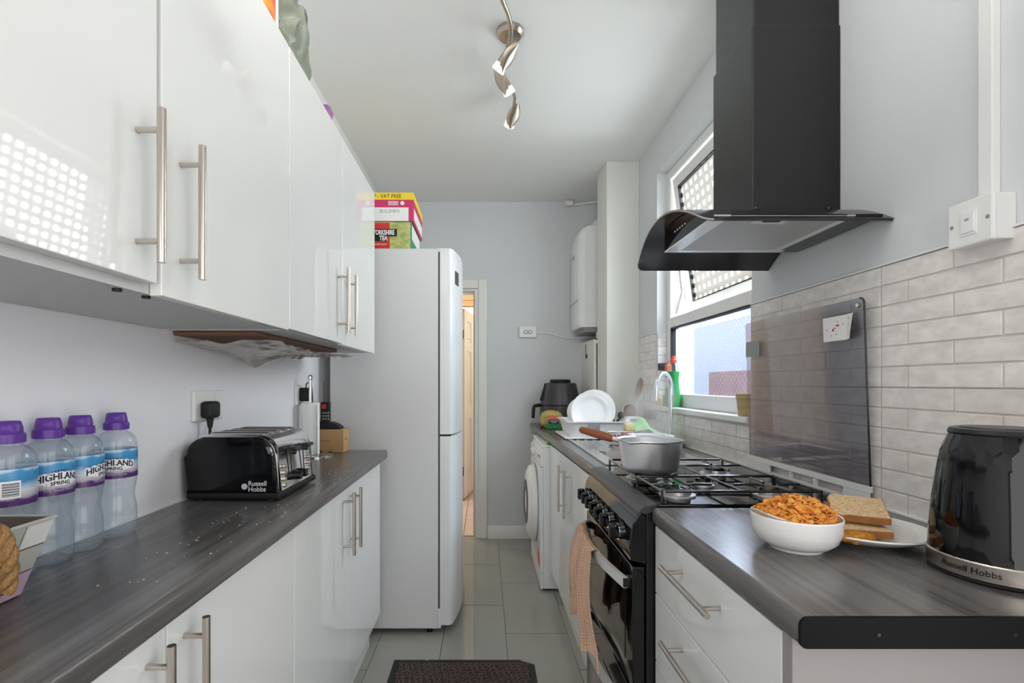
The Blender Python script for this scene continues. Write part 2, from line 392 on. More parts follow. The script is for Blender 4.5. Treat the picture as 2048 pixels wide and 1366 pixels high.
def lathe(bm, prof, cx, cy, z0=0, seg=40, axis='z', sx=1.0, sy=1.0):
    """prof: list of (r, h)"""
    rings = []
    for r, h in prof:
        if r < 1e-6:
            rings.append([bm.verts.new((cx, cy, z0+h))])
        else:
            rings.append([bm.verts.new((cx+r*sx*math.cos(2*PI*i/seg), cy+r*sy*math.sin(2*PI*i/seg), z0+h)) for i in range(seg)])
    for A, B in zip(rings[:-1], rings[1:]):
        for i in range(seg):
            j = (i+1) % seg
            if len(A) == 1 and len(B) == 1: continue
            if len(A) == 1: bm.faces.new((A[0], B[j], B[i]))
            elif len(B) == 1: bm.faces.new((A[i], A[j], B[0]))
            else: bm.faces.new((A[i], A[j], B[j], B[i]))
    return bm
def prism(bm, poly, a0, a1, axis='x', bev=0.0):
    """poly in the two other axes (in order), extruded between a0 and a1"""
    def P(p, a):
        return {'x': (a, p[0], p[1]), 'y': (p[0], a, p[1]), 'z': (p[0], p[1], a)}[axis]
    A = [bm.verts.new(P(p, a0)) for p in poly]; B = [bm.verts.new(P(p, a1)) for p in poly]
    n = len(poly); F = [bm.faces.new(A[::-1]), bm.faces.new(B)]
    for i in range(n):
        j = (i+1) % n
        F.append(bm.faces.new((A[i], A[j], B[j], B[i])))
    if bev > 0:
        es = [e for f in F[:2] for e in f.edges]
        bmesh.ops.bevel(bm, geom=es, offset=bev, segments=2, profile=0.5, affect='EDGES')
    return bm
def rrect(x0, x1, y0, y1, r, n=5, corners=(1, 1, 1, 1)):
    pts = []
    for (cx, cy, a0, k) in ((x0+r, y0+r, PI, 0), (x1-r, y0+r, 1.5*PI, 1), (x1-r, y1-r, 0, 2), (x0+r, y1-r, 0.5*PI, 3)):
        if corners[k]:
            for i in range(n+1):
                a = a0+0.5*PI*i/n; pts.append((cx+r*math.cos(a), cy+r*math.sin(a)))
        else:
            pts.append(((x0, y0), (x1, y0), (x1, y1), (x0, y1))[k])
    return pts
def grid(bm, nu, nv, fn, uvscale=None):
    V = [[bm.verts.new(fn(i/nu, j/nv)) for j in range(nv+1)] for i in range(nu+1)]
    uvl = bm.loops.layers.uv.verify() if uvscale else None
    for i in range(nu):
        for j in range(nv):
            f = bm.faces.new((V[i][j], V[i+1][j], V[i+1][j+1], V[i][j+1]))
            if uvscale:
                for l, (a, b) in zip(f.loops, ((i, j), (i+1, j), (i+1, j+1), (i, j+1))):
                    l[uvl].uv = (a/nu*uvscale[0], b/nv*uvscale[1])
    return bm
def thicken(bm, t):
    bmesh.ops.recalc_face_normals(bm, faces=bm.faces)
    bmesh.ops.solidify(bm, geom=list(bm.faces), thickness=t)
    return bm
def arc(p, q, bulge, n=12):
    """points from p to q, bulging by vector"""
    p = Vector(p); q = Vector(q); b = Vector(bulge)
    return [p.lerp(q, i/n)+b*math.sin(PI*i/n) for i in range(n+1)]
def smoothpath(pts, n=8):
    pts = [Vector(p) for p in pts]; out = []
    P = [pts[0]*2-pts[1]]+pts+[pts[-1]*2-pts[-2]]
    for i in range(1, len(P)-2):
        for k in range(n):
            t = k/n; a, b, c, d = P[i-1], P[i], P[i+1], P[i+2]
            out.append(0.5*((2*b)+(c-a)*t+(2*a-5*b+4*c-d)*t*t+(3*b-a-3*c+d)*t**3))
    out.append(pts[-1]); return out
def text(bm, s, size, fn, align='CENTER', bold=0.0):
    """flat lettering: fn maps the glyph plane (x, y) to a point"""
    cu = bpy.data.curves.new('t', 'FONT'); cu.body = s; cu.size = size; cu.align_x = align; cu.align_y = 'CENTER'; cu.resolution_u = 3; cu.offset = bold
    o = bpy.data.objects.new('t', cu); me = bpy.data.meshes.new_from_object(o)
    vs = [bm.verts.new(fn(v.co.x, v.co.y)) for v in me.vertices]
    for p in me.polygons:
        try: bm.faces.new([vs[i] for i in p.vertices])
        except ValueError: pass
    bpy.data.objects.remove(o); bpy.data.curves.remove(cu); bpy.data.meshes.remove(me)
    return bm
def nb(): return bmesh.new()

POS = {}
def wpos(o): return POS.get(o.name, Vector((0, 0, 0))) if o else Vector((0, 0, 0))
def obj(name, bm, material, parent=None, sharp=35, fixn=True, origin=None, kind=None, label=None):
    """links a bmesh drawn in world coordinates as ONE mesh object"""
    base = Vector(origin) if origin is not None else wpos(parent)
    if fixn: bmesh.ops.recalc_face_normals(bm, faces=bm.faces)
    bmesh.ops.translate(bm, verts=bm.verts, vec=-base)
    lim = math.radians(sharp)
    for f in bm.faces: f.smooth = True
    for e in bm.edges:          # crisp corners; keep bevels from bending the shading of the large faces beside them
        if len(e.link_faces) == 2:
            f, g = e.link_faces; a = f.normal.angle(g.normal, 0)
            if a > lim: e.smooth = False
            elif a > 0.14:
                p, q = f.calc_area(), g.calc_area()
                if max(p, q) > 7*min(p, q): e.smooth = False
    me = bpy.data.meshes.new(name); bm.to_mesh(me); bm.free()
    me.materials.append(M[material] if isinstance(material, str) else material)
    o = bpy.data.objects.new(name, me); C.objects.link(o)
    if parent:
        o.parent = parent; o.location = base-wpos(parent)
    else:
        o.location = base
    POS[o.name] = base
    if kind: o['kind'] = kind
    if label: o['label'] = label
    return o
def thing(name, label, cat, loc, group=None):
    o = bpy.data.objects.new(name, None); C.objects.link(o); o.location = loc; o.empty_display_size = 0.05
    o['label'] = label; o['category'] = cat
    if group: o['group'] = group
    POS[o.name] = Vector(loc); return o
def tag(o, label, cat, group=None, kind=None):
    o['label'] = label; o['category'] = cat
    if group: o['group'] = group
    if kind: o['kind'] = kind
    return o
def struct(name, bm, m, parent=None, **k):
    o = obj(name, bm, m, parent, **k)
    if not parent: o['kind'] = 'structure'
    return o
def sempty(name, loc=(0, 0, 0)):
    o = bpy.data.objects.new(name, None); C.objects.link(o); o.location = loc; o['kind'] = 'structure'; POS[o.name] = Vector(loc); return o
def copy_tree(o, parent=None, name=None):
    c = o.copy(); C.objects.link(c); c.parent = parent; POS[c.name] = Vector(wpos(o))
    for ch in list(o.children): copy_tree(ch, c)
    return c
def linkcopy(o, parent, loc):
    c = o.copy(); C.objects.link(c); c.parent = parent; c.location = loc; return c

# ------------------------------------------------------------------ room shell
WL, WR, BACK, CEIL, REAR = -0.803, 0.987, 3.854, 2.63, -1.7
WY0, WY1, WZ0, WZ1 = 1.822, 2.827, 1.073, 2.412       # window opening
WX1 = 1.20
# floor: slab and porcelain tiles in a running bond
fl = struct('floor', box(nb(), -1.2, 1.3, REAR, BACK+0.06, -0.06, -0.006), 'grout_brown')
tb = box(nb(), -0.149, 0.149, -0.3, 0.3, -0.006, 0.0, 0.0012, 1)
t0 = obj('tile', tb, 'floor_tile', fl, origin=(0, 0, 0))
first = True
cols = [-0.80, -0.50, -0.20, 0.10, 0.40, 0.70]
for ci, x0 in enumerate(cols):
    off = 2.688 if ci % 2 == 0 else 2.385
    for k in range(-7, 3):
        yc = off+0.606*k+0.303
        if yc+0.3 > 3.905 or yc-0.3 < REAR-0.05: continue
        if first: t0.location = (x0+0.15, yc, 0); first = False
        else: linkcopy(t0, fl, (x0+0.15, yc, 0))
for ci, x0 in enumerate(cols):     # cut tiles along the end wall
    off = 2.688 if ci % 2 == 0 else 2.385
    ks = [off+0.606*k for k in range(0, 4)]
    y0 = max(v for v in ks if v < 3.9)
    if y0+0.606 > 3.905 and 3.9-y0 > 0.03:
        obj('tile', box(nb(), x0+0.001, x0+0.299, y0+0.003, 3.905, -0.006, 0, 0.0012, 1), 'floor_tile', fl)
struct('ceiling', box(nb(), -0.95, 1.3, REAR-0.1, BACK+0.1, CEIL, CEIL+0.1), 'ceiling_paint')
struct('wall_left', box(nb(), WL-0.1, WL, REAR-0.1, BACK+0.1, 0, CEIL), 'wall_lilac')
struct('trim_6', box(nb(), WL, WL+0.004, REAR, BACK, 2.52, CEIL), 'ceiling_paint')
# end wall with a doorway
b = nb(); DX0, DX1, DZ = -0.80, -0.080, 1.945
box(b, DX1, WR+0.1, BACK, BACK+0.09, 0, CEIL); box(b, WL-0.1, DX1, BACK, BACK+0.09, DZ, CEIL)
struct('wall_back', b, 'wall_blue')
# wall behind the camera
b = box(nb(), WL-0.1, WR+0.3, REAR-0.1, REAR, 0, CEIL)
struct('wall_rear', b, 'wall_dusk')
# right wall with window opening
b = nb()
box(b, WR, WX1, REAR-0.1, WY0, 0, CEIL); box(b, WR, WX1, WY1, BACK+0.1, 0, CEIL)
box(b, WR, WX1, WY0, WY1, 0, WZ0); box(b, WR, WX1, WY0, WY1, WZ1, CEIL)
wr = struct('wall_right', b, 'wall_blue')
# brick-effect wall tiles: panels 600 x 300 with six courses
XT = 0.984
def courses(y0, y1, z0, z1, row0, panel_y, panel_len=0.6):
    """brick rectangles of one panel clipped to y0..y1, z0..z1; courses 50 mm"""
    out = []
    r = 0; z = z0
    odd = [0.19, 0.40]; even = [0.078, 0.288, 0.498]
    while z < z1-0.004:
        zt = min(z+0.05, z1)
        cuts = [0]+(odd if (row0+r) % 2 == 0 else even)+[panel_len]
        for a, c in zip(cuts[:-1], cuts[1:]):
            yb, ya = panel_y-a, panel_y-c          # measured from the far seam towards the camera
            ya, yb = max(ya, y0), min(yb, y1)
            if yb-ya > 0.012: out.append((ya, yb, z, zt))
        z = zt; r += 1
    return out
def panel(y0, y1, z0, z1, row0, panel_y):
    t = obj('tile', box(nb(), XT, WR+0.001, y0+0.001, y1-0.001, z0+0.001, z1-0.001), 'tile_grout', wr)
    for (ya, yb, za, zb) in courses(y0, y1, z0, z1, row0, panel_y):
        j = 0.0019
        p = 0.0022+rnd.uniform(-0.0006, 0.0006)
        obj('brick', box(nb(), XT-p, XT+0.001, ya+j, yb-j, za+j, zb-j, 0.0014, 2), 'brick_face', t)
for zz, r0 in ((0.90, 1), (1.20, 1)):
    panel(0.622, 1.222, zz, zz+0.3, r0, 1.222)
    panel(1.222, 1.822, zz, zz+0.3, r0, 1.822)
    panel(2.835, 3.147, zz, zz+0.3, r0, 3.43)
panel(1.824, 2.422, 0.90, 1.06, 1, 2.422); panel(2.424, 2.833, 0.90, 1.06, 1, 3.02)
b = nb(); box(b, XT-0.006, WR, 0.62, WY0-0.002, 1.5, 1.504); box(b, XT-0.006, WR, 2.835, 3.147, 1.5, 1.504)
struct('trim_2', b, 'white_plastic')
b = nb(); box(b, XT-0.008, WR, 0.655, 1.226, 0.9005, 0.905); box(b, XT-0.008, WR, 1.826, 3.147, 0.9005, 0.905)
struct('trim_3', b, 'white_plastic')
# tiled far reveal of the window
t = obj('tile', box(nb(), 0.99, 1.042, WY1-0.004, WY1+0.001, WZ0, 1.5), 'tile_grout', wr)
for k in range(9):
    z0 = WZ0+k*0.05
    if z0+0.05 > 1.53: break
    obj('brick', box(nb(), 0.989, 1.040, WY1-0.008, WY1-0.003, z0+0.002, min(z0+0.048, 1.5), 0.002, 1), 'brick_face', t)
# skirting and door casing
struct('baseboard_back', prism(nb(), [(BACK, 0), (BACK-0.018, 0), (BACK-0.018, 0.085), (BACK-0.010, 0.10), (BACK, 0.10)], 0.018, 0.60, 'x'), 'white_paint')
b = nb()
for (x0, x1, z0, z1) in ((DX1+0.028, 0.016, 0, 2.02), (DX0-0.02, DX1+0.0275, DZ+0.006, 2.02)):
    box(b, x0, x1, BACK-0.022, BACK, z0, z1, 0.006, 2)
box(b, DX1+0.0125, DX1+0.0275, BACK-0.012, BACK, 0, DZ+0.0055, 0.003)
struct('trim_1', b, 'white_paint')
b = nb(); box(b, DX1, DX1+0.012, BACK-0.01, BACK+0.10, 0, DZ-0.0125); box(b, DX0, DX1+0.012, BACK-0.01, BACK+0.10, DZ-0.012, DZ)
box(b, DX1-0.012, DX1-0.0002, BACK+0.04, BACK+0.075, 0, DZ-0.0305); box(b, DX0, DX1-0.0002, BACK+0.04, BACK+0.075, DZ-0.03, DZ-0.0122)
struct('trim_4', b, 'white_paint')

# hallway beyond the doorway
hf = struct('floor_hall', box(nb(), -1.5, 1.0, BACK+0.06, 7.2, -0.06, -0.008), 'grout_brown')
hf.name = 'floor.001'
for ix in range(-3, 2):
    for iy in range(7):
        x0 = -0.172+ix*0.42; y0 = 3.92+iy*0.46
        obj('tile', box(nb(), x0+0.002, x0+0.418, y0+0.002, y0+0.458, -0.008, 0.0, 0.0015, 1), 'hall_tile', hf)
b = nb(); box(b, -1.5, 0.9, 7.1, 7.2, 0, 2.6); box(b, -1.5, -1.42, BACK+0.1, 7.2, 0, 2.6); box(b, 0.35, 0.9, BACK+0.1, 7.2, 0, 2.6)
struct('wall_hall', b, 'hall_paint')
cc = struct('ceiling_hall', box(nb(), -1.5, 0.9, BACK+0.09, 7.2, 2.45, 2.55), 'hall_paint'); cc.name = 'ceiling.001'
# frame across the hallway and the six panel door that stands open beyond it
b = nb(); HY = 5.05
box(b, -1.42, 0.35, HY, HY+0.09, 2.06, 2.45); box(b, -1.42, -1.0, HY, HY+0.09, 0, 2.06); box(b, 0.0, 0.35, HY, HY+0.09, 0, 2.06)
struct('wall_hall.001', b, 'hall_paint')
b = nb()
for k, (p, z0, z1) in enumerate(((0.02, 2.06, 2.12), (0.012, 2.03, 2.06), (0.026, 2.0, 2.03))):
    box(b, -1.0, 0.02, HY-p, HY+0.06, z0, z1, 0.004)
box(b, -0.285, -0.232, HY-0.02, HY+0.09, 0, 2.0, 0.004)
struct('trim_5', b, 'hall_wood')
dr = sempty('door_1', (-0.228, HY+0.06, 0))
def P_(l, t, z):   # along door, through door, height
    a = math.radians(79); d = Vector((math.cos(a), math.sin(a), 0)); n = Vector((math.sin(a), -math.cos(a), 0))
    q = Vector((-0.228, HY+0.06, 0))+d*l+n*t; return (q.x, q.y, z)
def dbox(bm, l0, l1, t0, t1, z0, z1, bev=0):
    return hexa(bm, [P_(l0, t0, z0), P_(l1, t0, z0), P_(l1, t1, z0), P_(l0, t1, z0), P_(l0, t0, z1), P_(l1, t0, z1), P_(l1, t1, z1), P_(l0, t1, z1)], bev)
b = nb(); dbox(b, 0, 0.74, -0.03, 0.006, 0.012, 1.985); obj('slab', b, 'hall_door', dr)
for (l0, l1) in ((0, 0.11), (0.315, 0.425), (0.63, 0.74)):
    obj('stile', dbox(nb(), l0, l1, 0.006, 0.018, 0.012, 1.985, 0.003), 'hall_door', dr)
for (z0, z1) in ((0.012, 0.22), (0.83, 0.99), (1.55, 1.65), (1.87, 1.985)):
    for (l0, l1) in ((0.1105, 0.3145), (0.4255, 0.6295)):
        obj('rail', dbox(nb(), l0, l1, 0.006, 0.017, z0, z1, 0.003), 'hall_door', dr)
for (l0, l1) in ((0.14, 0.285), (0.455, 0.6)):
    for (z0, z1) in ((0.26, 0.79), (1.03, 1.51), (1.69, 1.83)):
        obj('panel', dbox(nb(), l0, l1, 0.005, 0.014, z0, z1, 0.005), 'hall_door', dr)
for z in (0.30, 1.72):
    obj('hinge', box(nb(), -0.245, -0.222, HY+0.03, HY+0.065, z-0.045, z+0.045, 0.002), 'brass', dr)

# ------------------------------------------------------------------ window
win = sempty('window_1', (1.04, WY0, WZ0))
FX0, FX1 = 1.042, 1.10
b = nb()
box(b, FX0, FX1, WY0, WY1, WZ0+0.012, WZ0+0.08, 0.004); box(b, FX0, FX1, WY0, WY1, WZ1-0.05, WZ1, 0.004)
box(b, FX0, FX1, WY1-0.055, WY1, WZ0+0.08, WZ1-0.05, 0.004); box(b, FX0, FX1, WY0, WY0+0.055, WZ0+0.08, WZ1-0.05, 0.004)
box(b, FX0, FX1, WY0+0.055, WY1-0.055, 1.522, 1.578, 0.004)
obj('frame', b, 'white_plastic', win)
b = nb()
for (y0, y1, z0, z1) in ((WY0+0.055, WY1-0.055, 1.145, 1.152), (WY0+0.055, WY1-0.055, 1.515, 1.522), (WY1-0.063, WY1-0.055, 1.152, 1.515)):
    box(b, FX0+0.002, FX0+0.03, y0, y1, z0, z1)
obj('gasket', b, 'black_matt', win)
obj('pane', box(nb(), 1.066, 1.072, WY0+0.05, WY1-0.05, 1.148, 1.524), 'obscure_glass', win, label='dimpled obscure glass pane')
# sill
obj('sill', prism(nb(), rrect(0.965, 1.06, WZ0-0.014, WZ0+0.012, 0.006), WY0+0.001, WY1-0.001, 'y'), 'white_plastic', win)
# top hung sash, tilted outwards
sa = bpy.data.objects.new('sash', None); C.objects.link(sa); sa.parent = win
hinge = Vector((1.062, WY0, 2.355)); POS[sa.name] = hinge; sa.location = hinge-wpos(win)
SY0, SY1, SZ0, SZ1 = WY0+0.06, WY1-0.062, 1.60, 2.352
def sash_part(name, bm, m):
    o = obj(name, bm, m, sa); return o
b = nb(); fw = 0.055
box(b, 1.05, 1.10, SY0, SY1, SZ0, SZ0+fw, 0.004); box(b, 1.05, 1.10, SY0, SY1, SZ1-fw, SZ1, 0.004)
box(b, 1.05, 1.10, SY0, SY0+fw, SZ0+fw, SZ1-fw, 0.004); box(b, 1.05, 1.10, SY1-fw, SY1, SZ0+fw, SZ1-fw, 0.004)
sash_part('sash_frame', b, 'white_plastic')
sash_part('sash_pane', box(nb(), 1.072, 1.078, SY0+0.05, SY1-0.05, SZ0+0.05, SZ1-0.05), 'clear_glass')
b = nb(); box(b, 1.0700, 1.0712, SY0+0.055, SY1-0.055, SZ0+0.055, SZ1-0.055); sash_part('privacy_film', b, 'dotted_film')
b = nb()
for (y0, y1, z0, z1) in ((SY0+fw, SY1-fw, SZ1-fw-0.006, SZ1-fw), (SY0+fw, SY1-fw, SZ0+fw, SZ0+fw+0.006), (SY1-fw-0.006, SY1-fw, SZ0+fw, SZ1-fw)):
    box(b, 1.052, 1.07, y0, y1, z0, z1)
sash_part('sash_gasket', b, 'black_matt')
b = nb(); box(b, 1.03, 1.05, SY1-0.04, SY1-0.015, SZ0+0.02, SZ0+0.05, 0.004); box(b, 1.022, 1.034, SY1-0.036, SY1-0.02, SZ0+0.03, SZ0+0.14, 0.004)
sash_part('sash_handle', b, 'white_plastic')
sa.rotation_euler = (0, -math.radians(7.5), 0)
b = nb(); tube(b, [(1.07, WY1-0.075, 1.60), (1.10, WY1-0.075, 1.72), (1.075, WY1-0.075, 1.95)], 0.006, 6)
obj('stay', b, 'grey_metal', win)
struct('eaves', box(nb(), 1.2, 2.1, 0.5, 5.0, 2.75, 2.85), 'fence_white')
# outside: yard, white garden wall and a brick shed seen blurred through the obscure glass
struct('ground', box(nb(), 1.25, 9, -3, 28, -0.4, -0.1), 'ground')
o = tag(obj('garden_wall', box(nb(), 4.2, 4.4, -1, 26, -0.1, 2.3), 'fence_white'), 'pale rendered garden wall outside behind the kitchen window', 'wall')
o = tag(obj('brick_shed', box(nb(), 3.0, 3.9, 4.4, 6.6, -0.1, 1.36), 'brick_red'), 'low red brick outbuilding seen blurred through the lower window pane', 'shed')

# ------------------------------------------------------------------ boxed-in pipe column and low boxing under the boiler
tag(obj('pipe_boxing', box(nb(), 0.778, WR, 3.147, 3.41, 0.9, CEIL, 0.003), 'cream_board'), 'tall cream boxed in pipe column from worktop to ceiling', 'boxing')
lb = thing('boiler_boxing', 'low cream boarded panel below the white boiler', 'boxing', (0.87, 3.6, 0.9))
b = nb()
hexa(b, [(0.752, 3.41, 0.9), (0.752, 3.853, 0.9), (0.772, 3.853, 0.9), (0.772, 3.41, 0.9), (0.752, 3.41, 1.515), (0.752, 3.853, 1.525), (0.772, 3.853, 1.525), (0.772, 3.41, 1.515)])
box(b, 0.772, WR, 3.41, 3.853, 1.49, 1.51)
obj('board', b, 'cream_board', lb)
obj('slot', box(nb(), 0.7505, 0.7525, 3.66, 3.685, 1.395, 1.50), 'board_wood', lb)
obj('finger_hole', cyl(nb(), (0.7505, 3.635, 1.41), (0.7525, 3.635, 1.41), 0.018), 'black_matt', lb)

# ------------------------------------------------------------------ boiler
bo = thing('wall_boiler', 'white combi boiler with rounded front beside the boxed pipe column', 'boiler', (0.82, 3.64, 1.606))
pf = [(0.655+0.06*(1-math.sin(a)), 3.45+0.06*(1-math.cos(a))) for a in [0.5*PI*i/6 for i in range(7)]]
pf = [(0.70, 3.45), (0.68, 3.458), (0.664, 3.478), (0.656, 3.51), (0.652, 3.64), (0.656, 3.77), (0.664, 3.80), (0.70, 3.83)]
b = nb()
def ring(z, dx): return [b.verts.new((x+dx, y, z)) for x, y in pf]+[b.verts.new((0.98, 3.83, z)), b.verts.new((0.98, 3.45, z))]
rs = [ring(1.606, 0.012), ring(1.63, 0.0), ring(2.22, 0.0), ring(2.27, 0.008), ring(2.30, 0.022), ring(2.318, 0.05)]
n = len(rs[0])
for A, B_ in zip(rs[:-1], rs[1:]):
    for i in range(n):
        j = (i+1) % n; b.faces.new((A[i], A[j], B_[j], B_[i]))
b.faces.new(rs[0][::-1]); b.faces.new(rs[-1])
obj('casing', b, 'white_enamel', bo, sharp=50)
b = nb(); prism(b, [(0.70, 3.47), (0.90, 3.47), (0.90, 3.80), (0.70, 3.80)], 1.575, 1.606, 'z'); obj('underside_tray', b, 'mid_grey', bo)
b = nb(); cyl(b, (0.80, 3.5, 1.53), (0.80, 3.5, 1.58), 0.012); cyl(b, (0.84, 3.5, 1.52), (0.84, 3.5, 1.58), 0.009); obj('pipe_stub', b, 'white_plastic', bo)
b = nb(); lathe(b, [(0.05, 0), (0.05, 0.03), (0.045, 0.06), (0.03, 0.08), (0, 0.085)], 0.83, 3.6, 2.318, 20); obj('flue_collar', b, 'white_plastic', bo)
b = nb(); text(b, 'Baxi', 0.04, lambda x, y: (0.6515, 3.66-x, 2.13+y)); 
b.free()
b = nb(); box(b, 0.6505, 0.653, 3.60, 3.68, 2.125, 2.145, 0.001); obj('badge', b, 'grey_print', bo)
b = nb(); box(b, 0.6505, 0.653, 3.47, 3.80, 1.795, 1.799); obj('flap_seam', b, 'mid_grey', bo)
cb = tag(obj('boiler_cable', tube(nb(), smoothpath([(0.40, 3.845, 1.61), (0.50, 3.842, 1.60), (0.60, 3.842, 1.57), (0.70, 3.842, 1.565), (0.80, 3.80, 1.57)]), 0.006, 8), 'white_plastic'),
         'white cable sagging between wall switch and boiler', 'cable')
sw = thing('twin_control_switch', 'white twin heating control plate on blue end wall', 'switch', (0.33, BACK, 1.61))
obj('plate', box(nb(), 0.266, 0.402, BACK-0.026, BACK, 1.568, 1.655, 0.005), 'white_plastic', sw)
for x in (0.316, 0.35):
    b = nb(); lathe(b, [(0.016, 0), (0.016, 0.004), (0.011, 0.006), (0, 0.006)], 0, 0, 0, 20)
    bmesh.ops.rotate(b, verts=b.verts, cent=(0, 0, 0), matrix=Matrix.Rotation(PI/2, 3, 'X')); bmesh.ops.translate(b, verts=b.verts, vec=(x, BACK-0.026, 1.61))
    d = obj('dial', b, 'mid_grey', sw)
    obj('dial_cap', cyl(nb(), (x, BACK-0.034, 1.61), (x, BACK-0.030, 1.61), 0.010), 'white_plastic', d)
b = nb(); tube(b, smoothpath([(0.66, 3.835, 2.60), (0.72, 3.83, 2.602), (0.80, 3.80, 2.605), (0.9, 3.75, 2.60)]), 0.006, 8); box(b, 0.62, 0.68, 3.80, 3.845, 2.59, 2.625, 0.006)
tag(obj('ceiling_cable', b, 'white_plastic'), 'white cable and junction clip at ceiling above the boiler', 'cable')

# ------------------------------------------------------------------ handles and cabinets
def bar_handle(parent, p0, p1, normal, r=0.006, so=0.035, inset=0.03):
    """bar between p0 and p1 (on the bar axis); posts run back along -normal"""
    p0 = Vector(p0); p1 = Vector(p1); nrm = Vector(normal); d = (p1-p0).normalized()
    b = nb(); cyl(b, p0, p1, r, seg=16)
    for q in (p0+d*inset, p1-d*inset): cyl(b, q, q-nrm*so, r*0.72, seg=12)
    return obj('handle', b, 'steel', parent)

LX = -0.49      # wall cabinet door face
UZ0, UZ1 = 1.347, 2.055
def wall_cab(y0, ym, y1, label, dz):
    t = thing('wall_cabinet', label, 'cabinet', (-0.65, (y0+y1)/2, UZ0), 'glossy white wall cabinets')
    b = nb(); th = 0.016; x0, x1 = WL+0.002, LX-0.02
    box(b, x0, x1, y0, y0+th, UZ0, UZ1); box(b, x0, x1, y1-th, y1, UZ0, UZ1); box(b, x0, x1, y0+th, y1-th, UZ1-th, UZ1)
    box(b, x0, x0+0.006, y0+th, y1-th, UZ0+th, UZ1-th)
    obj('carcass', b, 'carcass_white', t)
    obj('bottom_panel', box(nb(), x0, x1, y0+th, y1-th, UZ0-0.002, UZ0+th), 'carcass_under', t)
    g = 0.0015
    d1 = obj('door', box(nb(), LX-0.019, LX, y0+g, ym-g-dz*0.6, UZ0+dz, UZ1, 0.0015), 'gloss_white', t)
    d2 = obj('door', box(nb(), LX-0.019, LX, ym+g, y1-g, UZ0-0.004, UZ1, 0.0015), 'gloss_white', t)
    bar_handle(d1, (LX+0.035, ym-0.052, 1.38), (LX+0.035, ym-0.052, 1.597), (1, 0, 0))
    bar_handle(d2, (LX+0.035, ym+0.048, 1.377), (LX+0.035, ym+0.048, 1.592), (1, 0, 0))
    return t
wc = wall_cab(0.25, 0.745, 1.231, 'glossy white double wall cabinet nearest the camera over the water bottles', 0.012)
for (x, y) in ((-0.523, 0.70), (-0.523, 0.76)):
    obj('screw_cap', cyl(nb(), (x, y, UZ0-0.006), (x, y, UZ0), 0.006, seg=12), 'black_matt', wc)
wall_cab(1.233, 1.695, 2.188, 'glossy white double wall cabinet at far end next to the fridge', 0.0)

# items above the wall cabinets
bx = thing('art_box', 'white box with orange red and blue picture on top of near wall cabinet', 'box', (-0.60, 1.12, UZ1))
obj('carton', box(nb(), -0.72, -0.497, 1.06, 1.186, UZ1, UZ1+0.24, 0.001), 'white_print', bx)
obj('picture', box(nb(), -0.4972, -0.4955, 1.063, 1.165, UZ1+0.004, UZ1+0.235), 'box_art', bx)
tag(obj('brown_packet', box(nb(), -0.60, -0.496, 0.98, 1.055, UZ1, UZ1+0.11, 0.01), 'card_brown'), 'brown packet beside the picture box above near wall cabinet', 'packet')
def bagfn(u, v):
    a = u*2*PI
    h = v
    ry = 0.115*(1-0.62*h**1.6); cyv = 1.325-0.080*h**1.2
    rx = 0.10*(1-0.35*h)
    x = -0.575+0.055*h+rx*math.cos(a)+0.010*math.sin(7*a+9*h)*(0.4+h); y = cyv+ry*math.sin(a)+0.008*math.sin(5*a-11*h)
    z = UZ1+0.002+0.114*h+0.006*math.sin(3*a)*h
    x = min(x, -0.497+0.03*min(1, max(0, h-0.15)/0.5)+0.006*math.sin(9*a)*h)
    return (x, y, z)
b = nb(); grid(b, 48, 14, bagfn); b.faces.new([b.verts.new(bagfn(i/24, 0)) for i in range(24)])
bmesh.ops.remove_doubles(b, verts=b.verts, dist=0.0004)
tag(obj('carrier_bag', b, 'bag_green', sharp=25), 'crumpled grey green plastic bag standing on top of wall cabinets', 'bag')
b = nb(); lathe(b, [(0.0, 0), (0.018, 0.004), (0.024, 0.03), (0.012, 0.056), (0, 0.060)], -0.516, 1.60, UZ1, 7)
tag(obj('purple_packet', b, 'purple_foil', sharp=10), 'small purple foil packet on top of far wall cabinet', 'packet')

# left base units
BX = -0.475
def base_left(y0, ym, y1, label, single=False):
    t = thing('base_cabinet', label, 'cabinet', (-0.64, (y0+y1)/2, 0), 'glossy white base cabinets')
    b = nb(); th = 0.016; x0, x1 = WL+0.002, BX-0.02; z0, z1 = 0.175, 0.858
    box(b, x0, x1, y0, y0+th, z0, z1); box(b, x0, x1, y1-th, y1, z0, z1); box(b, x0, x1, y0+th, y1-th, z0, z0+th)
    box(b, x0, x0+0.006, y0+th, y1-th, z0+th, z1)
    obj('carcass', b, 'carcass_white', t)
    g = 0.0015
    d1 = obj('door', box(nb(), BX-0.019, BX, y0+g, ym-g, 0.17, 0.853, 0.0015), 'gloss_white', t)
    d2 = obj('door', box(nb(), BX-0.019, BX, ym+g, y1-g, 0.17, 0.853, 0.0015), 'gloss_white', t)
    for d, y in ((d1, ym-0.043), (d2, ym+0.043)):
        bar_handle(d, (BX+0.035, y, 0.632), (BX+0.035, y, 0.842), (1, 0, 0))
    obj('plinth', box(nb(), -0.56, -0.533, y0, y1+(0.04 if y1 > 2 else 0), 0.0, 0.168), 'carcass_white', t)
base_left(0.24, 0.7345, 1.225, 'glossy white double base cabinet nearest the camera under left worktop')
base_left(1.227, 1.70, 2.228, 'glossy white double base cabinet under far end of left worktop by the fridge')
